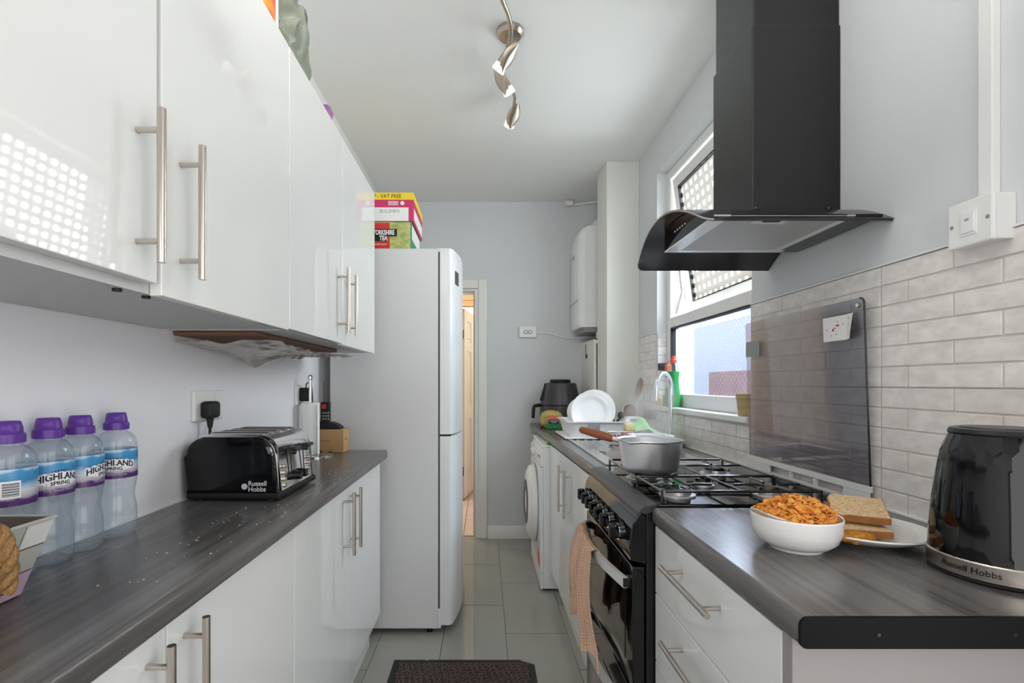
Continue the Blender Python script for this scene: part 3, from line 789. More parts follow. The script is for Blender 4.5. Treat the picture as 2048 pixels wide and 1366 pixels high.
# worktops
def worktop_poly(front, back, z0, z1):
    """section (x, z) with a rolled front edge; front x, back x"""
    s = 1 if back > front else -1
    r = 0.012; pts = [(back, z0), (back, z1)]
    for i in range(6):
        a = 0.5*PI*i/5; pts.append((front+s*(r-r*math.sin(a)), z1-r+r*math.cos(a)))
    for i in range(4):
        a = 0.5*PI*i/3; pts.append((front+s*(0.008-0.008*math.cos(a)), z0+0.008-0.008*math.sin(a)))
    return pts
lw = thing('worktop', 'long dark wood effect worktop along left wall', 'worktop', (-0.63, 1.2, 0.86))
obj('top', prism(nb(), worktop_poly(-0.455, WL+0.001, 0.86, 0.90), 0.1, 2.296, 'y'), 'worktop', lw)
b = nb(); box(b, WL, WL+0.005, 0.2, 2.296, 0.90, 0.903); obj('sealant', b, 'white_plastic', lw)

# right: drawer unit, near worktop
RX = 0.425
dw = thing('drawer_unit', 'glossy white drawer unit under near right worktop beside black cooker', 'drawers', (0.7, 0.96, 0))
b = nb(); x1 = 0.975
box(b, RX, x1, 0.681, 0.703, 0.0, 0.858, 0.001); obj('end_panel', b, 'end_grey', dw)
b = nb(); box(b, RX+0.02, x1, 1.214, 1.230, 0.1, 0.858); box(b, RX+0.02, x1, 0.704, 0.72, 0.1, 0.858); box(b, RX+0.02, x1, 0.72, 1.214, 0.1, 0.116); box(b, x1-0.01, x1, 0.72, 1.214, 0.116, 0.858)
obj('carcass', b, 'carcass_white', dw)
for (z0, z1) in ((0.690, 0.855), (0.522, 0.687), (0.354, 0.519), (0.10, 0.351)):
    d = obj('drawer', box(nb(), RX, RX+0.019, 0.706, 1.229, z0, z1, 0.0015), 'gloss_white', dw)
    zc = z1-0.050 if z1 > 0.6 else (z0+z1)/2
    zc = (z0+z1)/2+0.03
    bar_handle(d, (RX-0.036, 0.862, zc), (RX-0.036, 1.092, zc), (-1, 0, 0))
obj('plinth', box(nb(), RX+0.05, RX+0.066, 0.704, 1.229, 0, 0.1), 'carcass_white', dw)
rw = thing('worktop', 'near right dark wood effect worktop with black end strip', 'worktop', (0.7, 0.93, 0.86))
obj('top', prism(nb(), worktop_poly(0.4175, XT-0.004, 0.86, 0.90), 0.655, 1.228, 'y'), 'worktop', rw)
pts = worktop_poly(0.4165, XT-0.004, 0.8595, 0.9008)
es = obj('end_strip', prism(nb(), pts, 0.650, 0.655, 'y'), 'black_dull', rw)
for x in (0.52, 0.70): obj('screw', cyl(nb(), (x, 0.6495, 0.878), (x, 0.651, 0.878), 0.0025, seg=10), 'black_satin', es)

# far right run, slightly out of parallel with the wall
def xf(y): return 0.404-0.0264*(y-1.81)
fw_ = thing('worktop', 'far right dark wood effect worktop around the steel sink', 'worktop', (0.7, 2.8, 0.86))
def wt_piece(bm, xa, xb, y0, y1, z0=0.86, z1=0.90):
    xa0 = xa(y0) if callable(xa) else xa; xa1 = xa(y1) if callable(xa) else xa
    hexa(bm, [(xa0, y0, z0), (xb, y0, z0), (xb, y1, z0), (xa1, y1, z0), (xa0, y0, z1), (xb, y0, z1), (xb, y1, z1), (xa1, y1, z1)])
b = nb(); XB = XT-0.004
wt_piece(b, 0.505, XB, 1.815, 1.94); wt_piece(b, 0.505, XB, 2.24, 3.852); wt_piece(b, 0.90, XB, 1.94, 2.24)
A = worktop_poly(0, 1, 0.86, 0.90)
v0 = []; v1 = []
for (px, pz) in A:
    v0.append(b.verts.new((0.505 if px > 0.5 else xf(1.815)+px, 1.815, pz))); v1.append(b.verts.new((0.505 if px > 0.5 else xf(3.852)+px, 3.852, pz)))
for i in range(len(A)):
    j = (i+1) % len(A); b.faces.new((v0[i], v0[j], v1[j], v1[i]))
b.faces.new(v0[::-1]); b.faces.new(v1)
obj('top', b, 'worktop', fw_)
# sink base unit
sb = thing('sink_base_cabinet', 'white double door cabinet under the sink between cooker and washing machine', 'cabinet', (0.7, 2.33, 0))
b = nb()
box(b, 0.45, 0.97, 1.815, 1.831, 0.13, 0.858); box(b, 0.45, 0.97, 2.838, 2.854, 0.13, 0.858); box(b, 0.45, 0.97, 1.831, 2.838, 0.13, 0.146)
obj('carcass', b, 'carcass_white', sb)
def rdoor(y0, y1, z0=0.125, z1=0.853):
    o_ = 0.003; a, c = xf(y0)+o_, xf(y1)+o_; t = 0.02
    return hexa(nb(), [(a, y0, z0), (a+t, y0, z0), (c+t, y1, z0), (c, y1, z0), (a, y0, z1), (a+t, y0, z1), (c+t, y1, z1), (c, y1, z1)], 0.0012)
d1 = obj('door', rdoor(1.817, 2.322), 'gloss_white', sb); d2 = obj('door', rdoor(2.325, 2.857), 'gloss_white', sb)
for d, y in ((d1, 2.262), (d2, 2.395)):
    bar_handle(d, (xf(y)-0.032, y, 0.588), (xf(y)-0.032, y, 0.812), (-1, 0, 0))
obj('plinth', box(nb(), 0.43, 0.446, 1.815, 2.86, 0, 0.125), 'carcass_white', sb)
tag(obj('end_filler', box(nb(), 0.385, 0.97, 3.62, 3.64, 0.0, 0.858), 'carcass_white'), 'white filler panel under worktop behind the washing machine', 'panel')

# washing machine
wm = thing('washing_machine', 'white front loading washing machine at far end of right run', 'appliance', (0.6, 3.17, 0))
MX, MY0, MY1 = 0.322, 2.868, 3.462
obj('casing', box(nb(), MX+0.02, 0.90, MY0, MY1, 0.012, 0.835, 0.006), 'white_enamel', wm)
b = nb(); prism(b, [(MX+0.02, 0.10), (MX, 0.115), (MX-0.004, 0.45), (MX, 0.70), (MX+0.004, 0.715), (MX+0.02, 0.72)], MY0+0.001, MY1-0.001, 'y', 0.002); obj('front_panel', b, 'white_enamel', wm)
obj('kick_panel', box(nb(), MX+0.002, MX+0.02, MY0+0.001, MY1-0.001, 0.012, 0.096, 0.003), 'white_enamel', wm)
obj('top_panel', box(nb(), MX+0.015, 0.90, MY0-0.001, MY1, 0.836, 0.85, 0.004), 'white_plastic', wm)
cp = obj('control_panel', prism(nb(), [(MX+0.02, 0.724), (MX+0.001, 0.724), (MX+0.008, 0.80), (MX+0.025, 0.835), (MX+0.04, 0.835)], MY0+0.001, MY1-0.001, 'y', 0.002), 'white_plastic', wm)
b = nb(); cyl(b, (MX+0.006, 3.20, 0.775), (MX-0.022, 3.20, 0.770), 0.026, 0.022, 24); obj('programme_knob', b, 'white_plastic', cp)
b = nb()
for y in (2.93, 2.96, 2.99): cyl(b, (MX+0.006, y, 0.775), (MX-0.002, y, 0.774), 0.007, seg=12)
obj('button', b, 'mid_grey', cp)
obj('detergent_drawer', box(nb(), MX-0.003, MX+0.01, 3.28, 3.44, 0.735, 0.80, 0.004), 'white_plastic', cp)
dc = Vector((MX, 3.165, 0.455)); 
b = nb(); lathe(b, [(0.235, 0.0), (0.235, 0.012), (0.228, 0.035), (0.20, 0.052), (0.15, 0.058), (0.0, 0.060)], 0, 0, 0, 48)
bmesh.ops.rotate(b, verts=b.verts, cent=(0, 0, 0), matrix=Matrix.Rotation(-PI/2, 3, 'Y')); bmesh.ops.translate(b, verts=b.verts, vec=dc)
pd = obj('porthole_door', b, 'white_plastic', wm)
b = nb(); lathe(b, [(0.245, -0.002), (0.245, 0.006), (0.236, 0.008)], 0, 0, 0, 48)
bmesh.ops.rotate(b, verts=b.verts, cent=(0, 0, 0), matrix=Matrix.Rotation(-PI/2, 3, 'Y')); bmesh.ops.translate(b, verts=b.verts, vec=dc)
obj('door_seal', b, 'mid_grey', pd)
b = nb(); lathe(b, [(0.135, 0.0575), (0.14, 0.062), (0.12, 0.066), (0.0, 0.05)], 0, 0, 0, 40)
bmesh.ops.rotate(b, verts=b.verts, cent=(0, 0, 0), matrix=Matrix.Rotation(-PI/2, 3, 'Y')); bmesh.ops.translate(b, verts=b.verts, vec=dc)
obj('door_window', b, 'dark_grey', pd)
obj('sticker', box(nb(), MX-0.004, MX-0.0028, 2.905, 2.975, 0.135, 0.215), 'orange_print', wm, label='orange energy sticker')
obj('foot', box(nb(), MX+0.03, MX+0.07, MY0+0.02, MY0+0.06, 0, 0.012), 'black_matt', wm)
b = nb(); box(b, 0.36, 0.43, 3.0, 3.09, 0.851, 0.857, 0.001); tag(obj('instruction_leaflet', b, 'pale_sponge'), 'cream leaflet lying on top of the washing machine', 'leaflet')
b = nb(); box(b, 0.365, 0.42, 2.88, 2.95, 0.851, 0.868, 0.006); tag(obj('green_pack', b, 'green_plastic'), 'green scourer pack lying on top of the washing machine', 'scourer')

# ------------------------------------------------------------------ fridge freezer
fr = thing('fridge_freezer', 'tall white fridge freezer with closed doors beyond left worktop', 'fridge', (-0.48, 2.67, 0))
obj('cabinet', box(nb(), -0.746, -0.226, 2.37, 2.97, 0.03, 1.858, 0.003), 'fridge_white', fr)
obj('top_cover', box(nb(), -0.746, -0.25, 2.385, 2.96, 1.858, 1.864, 0.002), 'fridge_white', fr)
obj('seal', box(nb(), -0.226, -0.217, 2.375, 2.965, 0.04, 1.845), 'grey_seal', fr)
def fdoor(z0, z1):
    pts = [(-0.217, 2.372), (-0.175, 2.371), (-0.165, 2.376)]
    for i in range(9):
        y = 2.39+0.56*i/8; pts.append((-0.158+0.036*(1-((y-2.67)/0.29)**2), y))
    pts += [(-0.165, 2.966), (-0.217, 2.968)]
    return prism(nb(), pts, z0, z1, 'z', 0.003)
du = obj('upper_door', fdoor(0.964, 1.862), 'fridge_door', fr); dl = obj('lower_door', fdoor(0.045, 0.956), 'fridge_door', fr)
def fdx(y): return -0.158+0.036*(1-((y-2.67)/0.29)**2)
obj('badge', hexa(nb(), [(fdx(2.425)-0.002, 2.425, 1.70), (fdx(2.425)+0.003, 2.425, 1.70), (fdx(2.49)+0.003, 2.49, 1.70), (fdx(2.49)-0.002, 2.49, 1.70), (fdx(2.425)-0.002, 2.425, 1.765), (fdx(2.425)+0.003, 2.425, 1.765), (fdx(2.49)+0.003, 2.49, 1.765), (fdx(2.49)-0.002, 2.49, 1.765)]), 'hob_grey', du)
b = nb(); box(b, -0.235, -0.19, 2.38, 2.43, 1.835, 1.866, 0.004); obj('hinge_cover', b, 'fridge_white', fr)
b = nb(); box(b, -0.205, -0.165, 2.3715, 2.40, 0.957, 0.963); obj('door_gap', b, 'black_matt', fr)
b = nb(); box(b, -0.226, -0.212, 2.372, 2.41, 0.03, 0.125, 0.002); obj('lower_hinge', b, 'white_plastic', fr)
b = nb()
for x in (-0.70, -0.27): cyl(b, (x, 2.41, 0), (x, 2.41, 0.03), 0.016, seg=14)
for x in (-0.70, -0.27): cyl(b, (x, 2.93, 0), (x, 2.93, 0.03), 0.016, seg=14)
obj('feet', b, 'black_matt', fr)
# boxes on the fridge
FT = 1.8645
tx = thing('tea_box', 'lower red and green tea box on top of the fridge', 'box', (-0.52, 2.58, FT))
TX0, TX1, TY0, TY1, TZ1 = -0.66, -0.362, 2.42, 2.74, 2.005
obj('carton', box(nb(), TX0, TX1, TY0, TY1, FT, TZ1, 0.001), 'green_print', tx)
obj('picture', box(nb(), TX0, TX1-0.004, TY0-0.0015, TY0, FT+0.003, TZ1-0.002), 'picture_green', tx)
obj('red_panel', box(nb(), -0.565, -0.468, TY0-0.0025, TY0-0.001, FT+0.003, TZ1-0.006), 'red_print', tx)
obj('black_band', box(nb(), -0.62, -0.432, TY0-0.003, TY0-0.002, FT+0.068, FT+0.104), 'black_print', tx)
b = nb(); box(b, -0.545, -0.483, TY0-0.003, TY0-0.002, FT+0.044, FT+0.072); obj('black_band', b, 'black_print', tx)
b = nb(); text(b, 'YORKSHIRE', 0.032, lambda x, y: (-0.497+x*0.62, TY0-0.0035, FT+0.086+y), bold=0.0012); text(b, 'TEA', 0.032, lambda x, y: (-0.499+x*0.7, TY0-0.0035, FT+0.058+y), bold=0.0012)
text(b, 'PROPER BREW', 0.010, lambda x, y: (-0.514+x, TY0-0.0035, FT+0.028+y)); obj('lettering', b, 'white_print', tx)
b = nb(); box(b, TX1, TX1+0.001, TY0+0.02, TY1-0.02, FT+0.06, TZ1-0.01); obj('side_label', b, 'white_print', tx)
tx.rotation_euler = (0, 0, 0)
t2 = thing('snack_box', 'upper pink yellow and white multipack box stacked on the tea box', 'box', (-0.52, 2.58, TZ1))
UZa, UZb = TZ1+0.001, 2.145
obj('carton', box(nb(), -0.70, -0.352, 2.415, 2.76, UZa, UZb, 0.001), 'pink_print', t2)
obj('yellow_band', box(nb(), -0.701, -0.3505, 2.4135, 2.762, UZb-0.034, UZb+0.0005), 'yellow_print', t2)
obj('white_panel', box(nb(), -0.70, -0.375, 2.4135, 2.4155, UZa+0.0, UZa+0.067), 'white_print', t2)
b = nb(); text(b, '29 PMP - VAT FREE', 0.027, lambda x, y: (-0.41+x*0.9, 2.4128, UZb-0.0175+y), align='RIGHT'); obj('lettering', b, 'black_print', t2)
b = nb(); text(b, '28.12.28 8073', 0.022, lambda x, y: (-0.468+x*0.8, 2.4128, UZa+0.048+y)); obj('date_stamp', b, 'grey_print', t2)
b = nb()
for k in range(4): box(b, -0.475, -0.425, 2.4125, 2.414, UZa+0.078+k*0.0055, UZa+0.0805+k*0.0055)
cyl(b, (-0.405, 2.4125, UZa+0.088), (-0.405, 2.414, UZa+0.088), 0.010, seg=20); obj('small_print', b, 'white_print', t2)
b = nb(); box(b, -0.352, -0.3510, 2.44, 2.74, UZa+0.015, UZa+0.07); obj('side_label', b, 'white_print', t2)

# ------------------------------------------------------------------ left wall electrics
so = thing('double_socket', 'white double socket on left wall with black plug above the toaster', 'socket', (WL, 1.42, 1.147))
obj('faceplate', box(nb(), WL, WL+0.010, 1.345, 1.492, 1.105, 1.190, 0.003), 'white_plastic', so)
for y in (1.392, 1.452):
    obj('rocker', box(nb(), WL+0.010, WL+0.0135, y-0.006, y+0.006, 1.160, 1.182, 0.001), 'white_plastic', so)
b = nb(); box(b, WL+0.0098, WL+0.0105, 1.452-0.003, 1.452+0.003, 1.142, 1.151)
for y in (1.441, 1.463): box(b, WL+0.0098, WL+0.0105, y-0.004, y+0.004, 1.122, 1.127)
obj('pin_holes', b, 'dark_grey', so)
pl = thing('plug', 'black plug with cord in double socket above the toaster', 'plug', (WL+0.03, 1.392, 1.13))
obj('body', box(nb(), WL+0.0105, WL+0.045, 1.366, 1.418, 1.112, 1.160, 0.010, 3), 'black_matt', pl)
b = nb(); cyl(b, (WL+0.026, 1.392, 1.114), (WL+0.026, 1.392, 1.085), 0.010, 0.006, 12); tube(b, smoothpath([(WL+0.026, 1.392, 1.09), (WL+0.024, 1.393, 1.05), (WL+0.010, 1.40, 1.02), (WL+0.0055, 1.41, 0.95), (WL+0.0055, 1.42, 0.91)]), 0.004, 8)
obj('cord', b, 'black_matt', pl)
so2 = thing('single_socket', 'white socket edge on left wall behind the kitchen roll', 'socket', (WL, 2.10, 1.147))
obj('faceplate', box(nb(), WL, WL+0.010, 2.07, 2.155, 1.118, 1.204, 0.003), 'white_plastic', so2)
obj('rocker', box(nb(), WL+0.010, WL+0.014, 2.08, 2.09, 1.176, 1.194, 0.001), 'white_plastic', so2)
ad = thing('mains_adapter', 'black mains adapter in the socket behind the kitchen roll', 'adapter', (WL+0.03, 2.12, 1.14))
obj('body', box(nb(), WL+0.0105, WL+0.05, 2.10, 2.148, 1.134, 1.192, 0.006), 'black_matt', ad)
obj('cord', tube(nb(), smoothpath([(WL+0.03, 2.124, 1.19), (WL+0.036, 2.126, 1.212), (WL+0.05, 2.14, 1.195), (WL+0.052, 2.162, 1.05), (WL+0.07, 2.185, 0.915), (WL+0.12, 2.198, 0.904)]), 0.0025, 6), 'black_matt', ad)

# board wrapped in plastic stuck beneath the wall cabinets
ub = thing('wrapped_board', 'brown board with torn clear plastic wrap stuck under far wall cabinet', 'board', (-0.70, 1.6, 1.33))
obj('board', box(nb(), WL+0.004, -0.585, 1.262, 1.95, 1.333, 1.344, 0.003), 'board_wood', ub)
def filmfn(u, v):
    y = 1.255+0.72*u; x = WL+0.006+0.27*v
    sag = 0.030*math.sin(PI*min(1, u*1.15))*(0.35+0.65*math.sin(PI*min(1, v*1.4)))
    wr_ = 0.005*math.sin(23*u+9*v)+0.004*math.sin(41*u-17*v)+0.003*math.sin(60*u*v+5)
    pk = 0.03*math.exp(-((u-0.42)/0.05)**2-((v-0.25)/0.2)**2)
    return (x, y, 1.322-sag-abs(wr_)-pk)
b = nb(); grid(b, 60, 18, filmfn); obj('plastic_wrap', b, 'cling_film', ub, fixn=False, sharp=20)

# ------------------------------------------------------------------ water bottles
prof_b = [(0, 0.004), (0.020, 0.001), (0.030, 0.0), (0.0345, 0.006), (0.0355, 0.02), (0.0355, 0.04), (0.0350, 0.044), (0.0355, 0.048), (0.0345, 0.062), (0.0318, 0.074), (0.0312, 0.082),
          (0.0325, 0.092), (0.0345, 0.102), (0.0342, 0.106), (0.0358, 0.112), (0.0362, 0.118), (0.0362, 0.176), (0.0355, 0.182), (0.0350, 0.184), (0.0352, 0.188), (0.0335, 0.196), (0.0300, 0.203), (0.0240, 0.2085), (0.0190, 0.211), (0.0182, 0.213), (0.0182, 0.222), (0, 0.222)]
def make_bottle(loc, ang, label):
    t = thing('water_bottle', label, 'bottle', loc, 'plastic water bottles on left worktop')
    x, y, z = loc
    obj('body', lathe(nb(), prof_b, x, y, z, 40), 'water_pet', t, sharp=60)
    cpz = 0.2185
    c = obj('cap', lathe(nb(), [(0.0182, cpz-0.004), (0.0222, cpz-0.003), (0.0226, cpz+0.004), (0.0218, cpz+0.011), (0.0205, cpz+0.0115), (0.0192, cpz+0.0125), (0.0185, cpz+0.021), (0.0165, cpz+0.030), (0.0150, cpz+0.0315), (0, cpz+0.0318)], x, y, z, 32), 'purple_cap', t, sharp=50)
    lb_ = obj('printed_label', lathe(nb(), [(0.03645, 0.1185), (0.0366, 0.119), (0.0366, 0.1755), (0.03645, 0.176)], x, y, z, 48), 'bottle_label', t)
    def wrap(zc, r=0.0369, a0=0.0):
        def f(px, py):
            a = ang+a0+px/0.0366; return (x+r*math.cos(a), y+r*math.sin(a), z+zc+py)
        return f
    # pale emblem shield with a notched outline, then lettering on an arc
    b = nb(); W2 = 0.037
    prev = None
    for i in range(25):
        px = -W2+2*W2*i/24; s = 1-(px/W2)**2
        top = 0.152+0.0065*s+0.0012*math.sin(i*1.7); bot = 0.140-0.0055*s
        f = wrap(0, 0.0368); p = b.verts.new(f(px, top)); q = b.verts.new(f(px, bot))
        if prev: b.faces.new((prev[0], prev[1], q, p))
        prev = (p, q)
    obj('emblem', b, 'white_print', lb_)
    b = nb()
    text(b, 'HIGHLAND', 0.0135, lambda px, py: wrap(0.1485)(px*1.02, py*1.15-(px*px)*5.5+0.002), bold=0.0005); text(b, 'SPRING', 0.0088, lambda px, py: wrap(0.1392)(px, py-(px*px)*4), bold=0.0003)
    for sx in (-1, 1):
        f = wrap(0.1395); vs = [b.verts.new(f(sx*a_, c_)) for a_, c_ in ((0.019, -0.0016), (0.026, -0.003), (0.026, -0.002), (0.019, -0.0006))]
        b.faces.new(vs)
    f = wrap(0.1595)
    for k in range(7):
        px = -0.012+0.004*k; hgt = 0.0022+0.0014*(1-abs(k-3)/3)
        dy = -5*px*px
        vs = [b.verts.new(f(px-0.0016, dy-0.001)), b.verts.new(f(px+0.0016, dy-0.001)), b.verts.new(f(px, dy+hgt))]; b.faces.new(vs)
    obj('lettering', b, 'navy_print', lb_)
    b = nb(); text(b, 'STILL SPRING WATER', 0.0048, wrap(0.1262)); obj('small_print', b, 'silver_print', lb_)
    # barcode panel round the back of the label
    def strip(b, f, a0, a1, h0, h1, n=8):
        pr = None
        for i in range(n+1):
            a_ = a0+(a1-a0)*i/n; p = b.verts.new(f(a_, h0)); q = b.verts.new(f(a_, h1))
            if pr: b.faces.new((pr[0], p, q, pr[1]))
            pr = (p, q)
    b = nb(); strip(b, wrap(0, 0.0368, 2.35), -0.012, 0.012, 0.131, 0.158); obj('barcode_panel', b, 'white_print', lb_)
    f = wrap(0, 0.0370, 2.35); b = nb()
    for k in range(11):
        h0 = 0.134+k*0.002; strip(b, f, -0.010, 0.010, h0, h0+0.0008+0.0006*(k % 2))
    text(b, '750ml', 0.006, lambda px, py: wrap(0.1252, 0.0370, 2.35)(px, py)); obj('barcode', b, 'navy_print', lb_)
    return t
glassmat('water_pet', (243, 247, 250), gloss=0.05, rough=0.02, diffuse=0.12, dcol=(236, 242, 248))
make_bottle((-0.762, 1.018, 0.90), -1.05, 'water bottle with purple cap farthest of the four, nearest the toaster')
make_bottle((-0.764, 0.930, 0.90), 0.30, 'water bottle with purple cap, second from the toaster, label turned right')
make_bottle((-0.764, 0.862, 0.90), -0.38, 'water bottle with purple cap, third from the toaster, behind the basket')
make_bottle((-0.764, 0.788, 0.90), -3.05, 'water bottle with purple cap and barcode side showing, cut by left frame edge')

# ------------------------------------------------------------------ woven basket
bk = thing('woven_basket', 'checked white grey and pink woven basket with rope handle, on left worktop', 'basket', (-0.72, 0.60, 0.90))
BK0 = dict(x0=-0.775, x1=-0.680, y0=0.44, y1=0.720); BK1 = dict(x0=-0.785, x1=-0.648, y0=0.43, y1=0.742); BH = 0.108
def bkp(s, t, side):
    """s along the wall, t up"""
    x0 = BK0['x0']+(BK1['x0']-BK0['x0'])*t; x1 = BK0['x1']+(BK1['x1']-BK0['x1'])*t; y0 = BK0['y0']+(BK1['y0']-BK0['y0'])*t; y1 = BK0['y1']+(BK1['y1']-BK0['y1'])*t
    z = 0.901+BH*t
    return {'r': (x1, y0+(y1-y0)*s, z), 'f': (x1+(x0-x1)*s, y1, z), 'l': (x0, y1+(y0-y1)*s, z), 'n': (x0+(x1-x0)*s, y0, z)}[side]
b = nb()
for sd in 'rfln':
    b.faces.new([b.verts.new(bkp(s, t, sd)) for s, t in ((0, 0), (1, 0), (1, 1), (0, 1))])
b.faces.new([b.verts.new((x, y, 0.905)) for x, y in ((-0.775, 0.44), (-0.68, 0.44), (-0.68, 0.72), (-0.775, 0.72))])
bmesh.ops.remove_doubles(b, verts=b.verts, dist=0.0001); bmesh.ops.recalc_face_normals(b, faces=b.faces); bmesh.ops.solidify(b, geom=list(b.faces), thickness=0.003)
obj('lining', b, 'cloth_dark', bk)
pat = ['weave_white', 'weave_grey', 'weave_white', 'weave_pink']
for sd, ns in (('r', 7), ('f', 3)):
    nrm = {'r': Vector((1, 0, 0.25)), 'f': Vector((0, 1, 0.2))}[sd]
    for i in range(ns):
        for j in range(3):
            k = (i*2+j*3) % 7
            mname = 'weave_pink' if (sd == 'r' and j == 0 and i == ns-1) else 'weave_white' if (i+j) % 2 == 0 else ('weave_pink' if (k in (0, 5)) or (j == 0 and i == ns-1) else 'weave_grey')
            s0, s1, t0_, t1_ = i/ns, (i+1)/ns, j/3, (j+1)/3
            q = [Vector(bkp(s, t, sd)) for s, t in ((s0+0.004, t0_+0.01), (s1-0.004, t0_+0.01), (s1-0.004, t1_-0.01), (s0+0.004, t1_-0.01))]
            up = 0.0022 if (i+j) % 2 == 0 else 0.0014
            b = nb(); hexa(b, [p+nrm*0.0002 for p in q]+[p+nrm*up for p in q]); obj('strap', b, mname, bk)
b = nb(); pr = [Vector(bkp(s, 1, 'r'))+Vector((0.001, 0, 0.001)) for s in (0, 1)]; tube(b, [pr[0], pr[1], Vector(bkp(1, 1, 'f'))], 0.003, 8); obj('rim', b, 'weave_grey', bk)
# rope handle: two twisted strands looping up from the room side of the basket
b = nb()
rp = smoothpath([(-0.655, 0.672, 0.925), (-0.648, 0.668, 0.965), (-0.650, 0.660, 1.005), (-0.665, 0.645, 1.022), (-0.672, 0.61, 1.028), (-0.668, 0.57, 1.025), (-0.655, 0.55, 1.0), (-0.652, 0.545, 0.95)], 10)
for ph in (0, PI*2/3, PI*4/3):
    pts = []
    for i, p in enumerate(rp):
        a_, b_ = basis((rp[min(i+1, len(rp)-1)]-rp[max(i-1, 0)]))
        an = i*0.42+ph; pts.append(p+a_*0.0062*math.cos(an)+b_*0.0062*math.sin(an))
    tube(b, pts, 0.0068, 8)
obj('rope_handle', b, 'rope', bk, sharp=60)

# ------------------------------------------------------------------ toaster
ts = thing('toaster', 'black four slice toaster with silver control end on left worktop', 'toaster', (-0.665, 1.425, 0.90))
TX, TXe, TYa, TYb = -0.788, -0.540, 1.283, 1.566
def tprof(x0, x1, z0, z1, r, lean=0.0):
    pts = [(x0+0.004, z0), (x1, z0)]
    for i in range(9):
        a = 0.5*PI*i/8; pts.append((x1-lean-r+r*math.cos(a), z1-r+r*math.sin(a)))
    for i in range(9):
        a = 0.5*PI+0.5*PI*i/8; pts.append((x0+0.004+r+r*math.cos(a), z1-r+r*math.sin(a)))
    return pts
obj('near_shell', prism(nb(), tprof(TX, TXe-0.004, 0.922, 1.070, 0.052, 0.010), TYa, TYa+0.03, 'y', 0.010), 'black_gloss', ts)
obj('far_shell', prism(nb(), tprof(TX, TXe-0.004, 0.922, 1.070, 0.052, 0.010), TYb-0.03, TYb, 'y', 0.010), 'black_gloss', ts)
obj('core', prism(nb(), tprof(TX+0.002, TXe-0.001, 0.922, 1.074, 0.045, 0.010), TYa+0.03, TYb-0.03, 'y'), 'toaster_chrome' if 'toaster_chrome' in M else 'chrome', ts)
obj('base', box(nb(), TX+0.004, TXe+0.004, TYa+0.006, TYb-0.004, 0.906, 0.924, 0.005), 'black_matt', ts)
b = nb()
for y in (TYa+0.03, TYb-0.03):
    for x in (TX+0.03, TXe-0.03): cyl(b, (x, y, 0.90), (x, y, 0.907), 0.010, seg=12)
obj('feet', b, 'black_matt', ts)
for k in range(4):
    y = TYa+0.058+k*0.0555
    b = nb(); box(b, TX+0.045, TXe-0.045, y-0.012, y+0.012, 1.0735, 1.0765, 0.001); s_ = obj('bread_slot', b, 'steel', ts)
    b = nb(); box(b, TX+0.050, TXe-0.050, y-0.008, y+0.008, 1.076, 1.0772); obj('slot_opening', b, 'black_matt', s_)
for y in (TYa+0.095, TYb-0.095):
    b = nb(); prism(b, [(TXe+0.0005, 0.955), (TXe-0.0045, 1.03), (TXe-0.0055, 1.03), (TXe-0.0012, 0.955)], y-0.0025, y+0.0025, 'y'); obj('lever_slot', b, 'black_matt', ts)
    b = nb(); box(b, TXe-0.006, TXe+0.022, y-0.022, y+0.022, 1.024, 1.034, 0.004); box(b, TXe-0.004, TXe+0.012, y-0.006, y+0.006, 1.012, 1.03, 0.003); obj('lever', b, 'black_satin', ts)
for y in (TYa+0.120, TYb-0.122):
    b = nb(); cyl(b, (TXe-0.004, y, 0.950), (TXe+0.018, y, 0.949), 0.013, 0.011, 20); obj('knob', b, 'black_satin', ts)
b = nb()
for y in (TYa+0.05, TYb-0.05):
    for z in (0.935, 0.952, 0.969, 0.986): cyl(b, (TXe-0.006, y, z), (TXe+0.002, y, z), 0.006, seg=12)
obj('button', b, 'steel', ts)
b = nb(); text(b, 'Russell', 0.0175, lambda x, y: (-0.617+x, TYa-0.0006, 0.949+y), 'LEFT', 0.0004); text(b, 'Hobbs', 0.0175, lambda x, y: (-0.617+x, TYa-0.0006, 0.934+y), 'LEFT', 0.0004)
cyl(b, (-0.6265, TYa-0.0006, 0.9415), (-0.6265, TYa+0.0004, 0.9415), 0.008, seg=20)
obj('lettering', b, 'silver_print', ts)

# crumbs on left worktop
b = nb()
for i in range(70):
    x, y = rnd.uniform(-0.62, -0.47), rnd.uniform(0.75, 1.75); r = rnd.uniform(0.0006, 0.0014)
    box(b, x-r, x+r, y-r, y+r, 0.9, 0.9+r)
tag(obj('bread_crumbs', b, 'crumb'), 'pale bread crumbs scattered over left worktop in front of toaster', 'crumbs', kind='stuff')

# ------------------------------------------------------------------ kitchen roll on chrome stand
kr = thing('kitchen_roll_stand', 'chrome upright kitchen roll stand beside the toaster', 'stand', (-0.745, 2.10, 0.90))
obj('base', lathe(nb(), [(0, 0), (0.075, 0), (0.075, 0.005), (0.07, 0.008), (0, 0.009)], -0.725, 2.10, 0.90, 32), 'chrome', kr)
obj('rod', lathe(nb(), [(0.007, 0.005), (0.007, 0.325), (0.011, 0.330), (0.0115, 0.340), (0.007, 0.347), (0, 0.348)], -0.745, 2.10, 0.90, 18), 'chrome', kr)
b = nb(); lathe(b, [(0.014, 0), (0.038, 0), (0.038, 0.218), (0.014, 0.218), (0.014, 0)], -0.745, 2.10, 0.910, 36)
grid(b, 2, 2, lambda u, v: (-0.707+0.002*u, 2.10-0.03*u, 0.91+0.215*v))
tag(obj('kitchen_roll', b, 'paper_white'), 'white paper kitchen roll on the chrome stand', 'paper roll')
cbx = thing('cardboard_box', 'brown cardboard box at far end of left worktop', 'box', (-0.70, 2.255, 0.90))
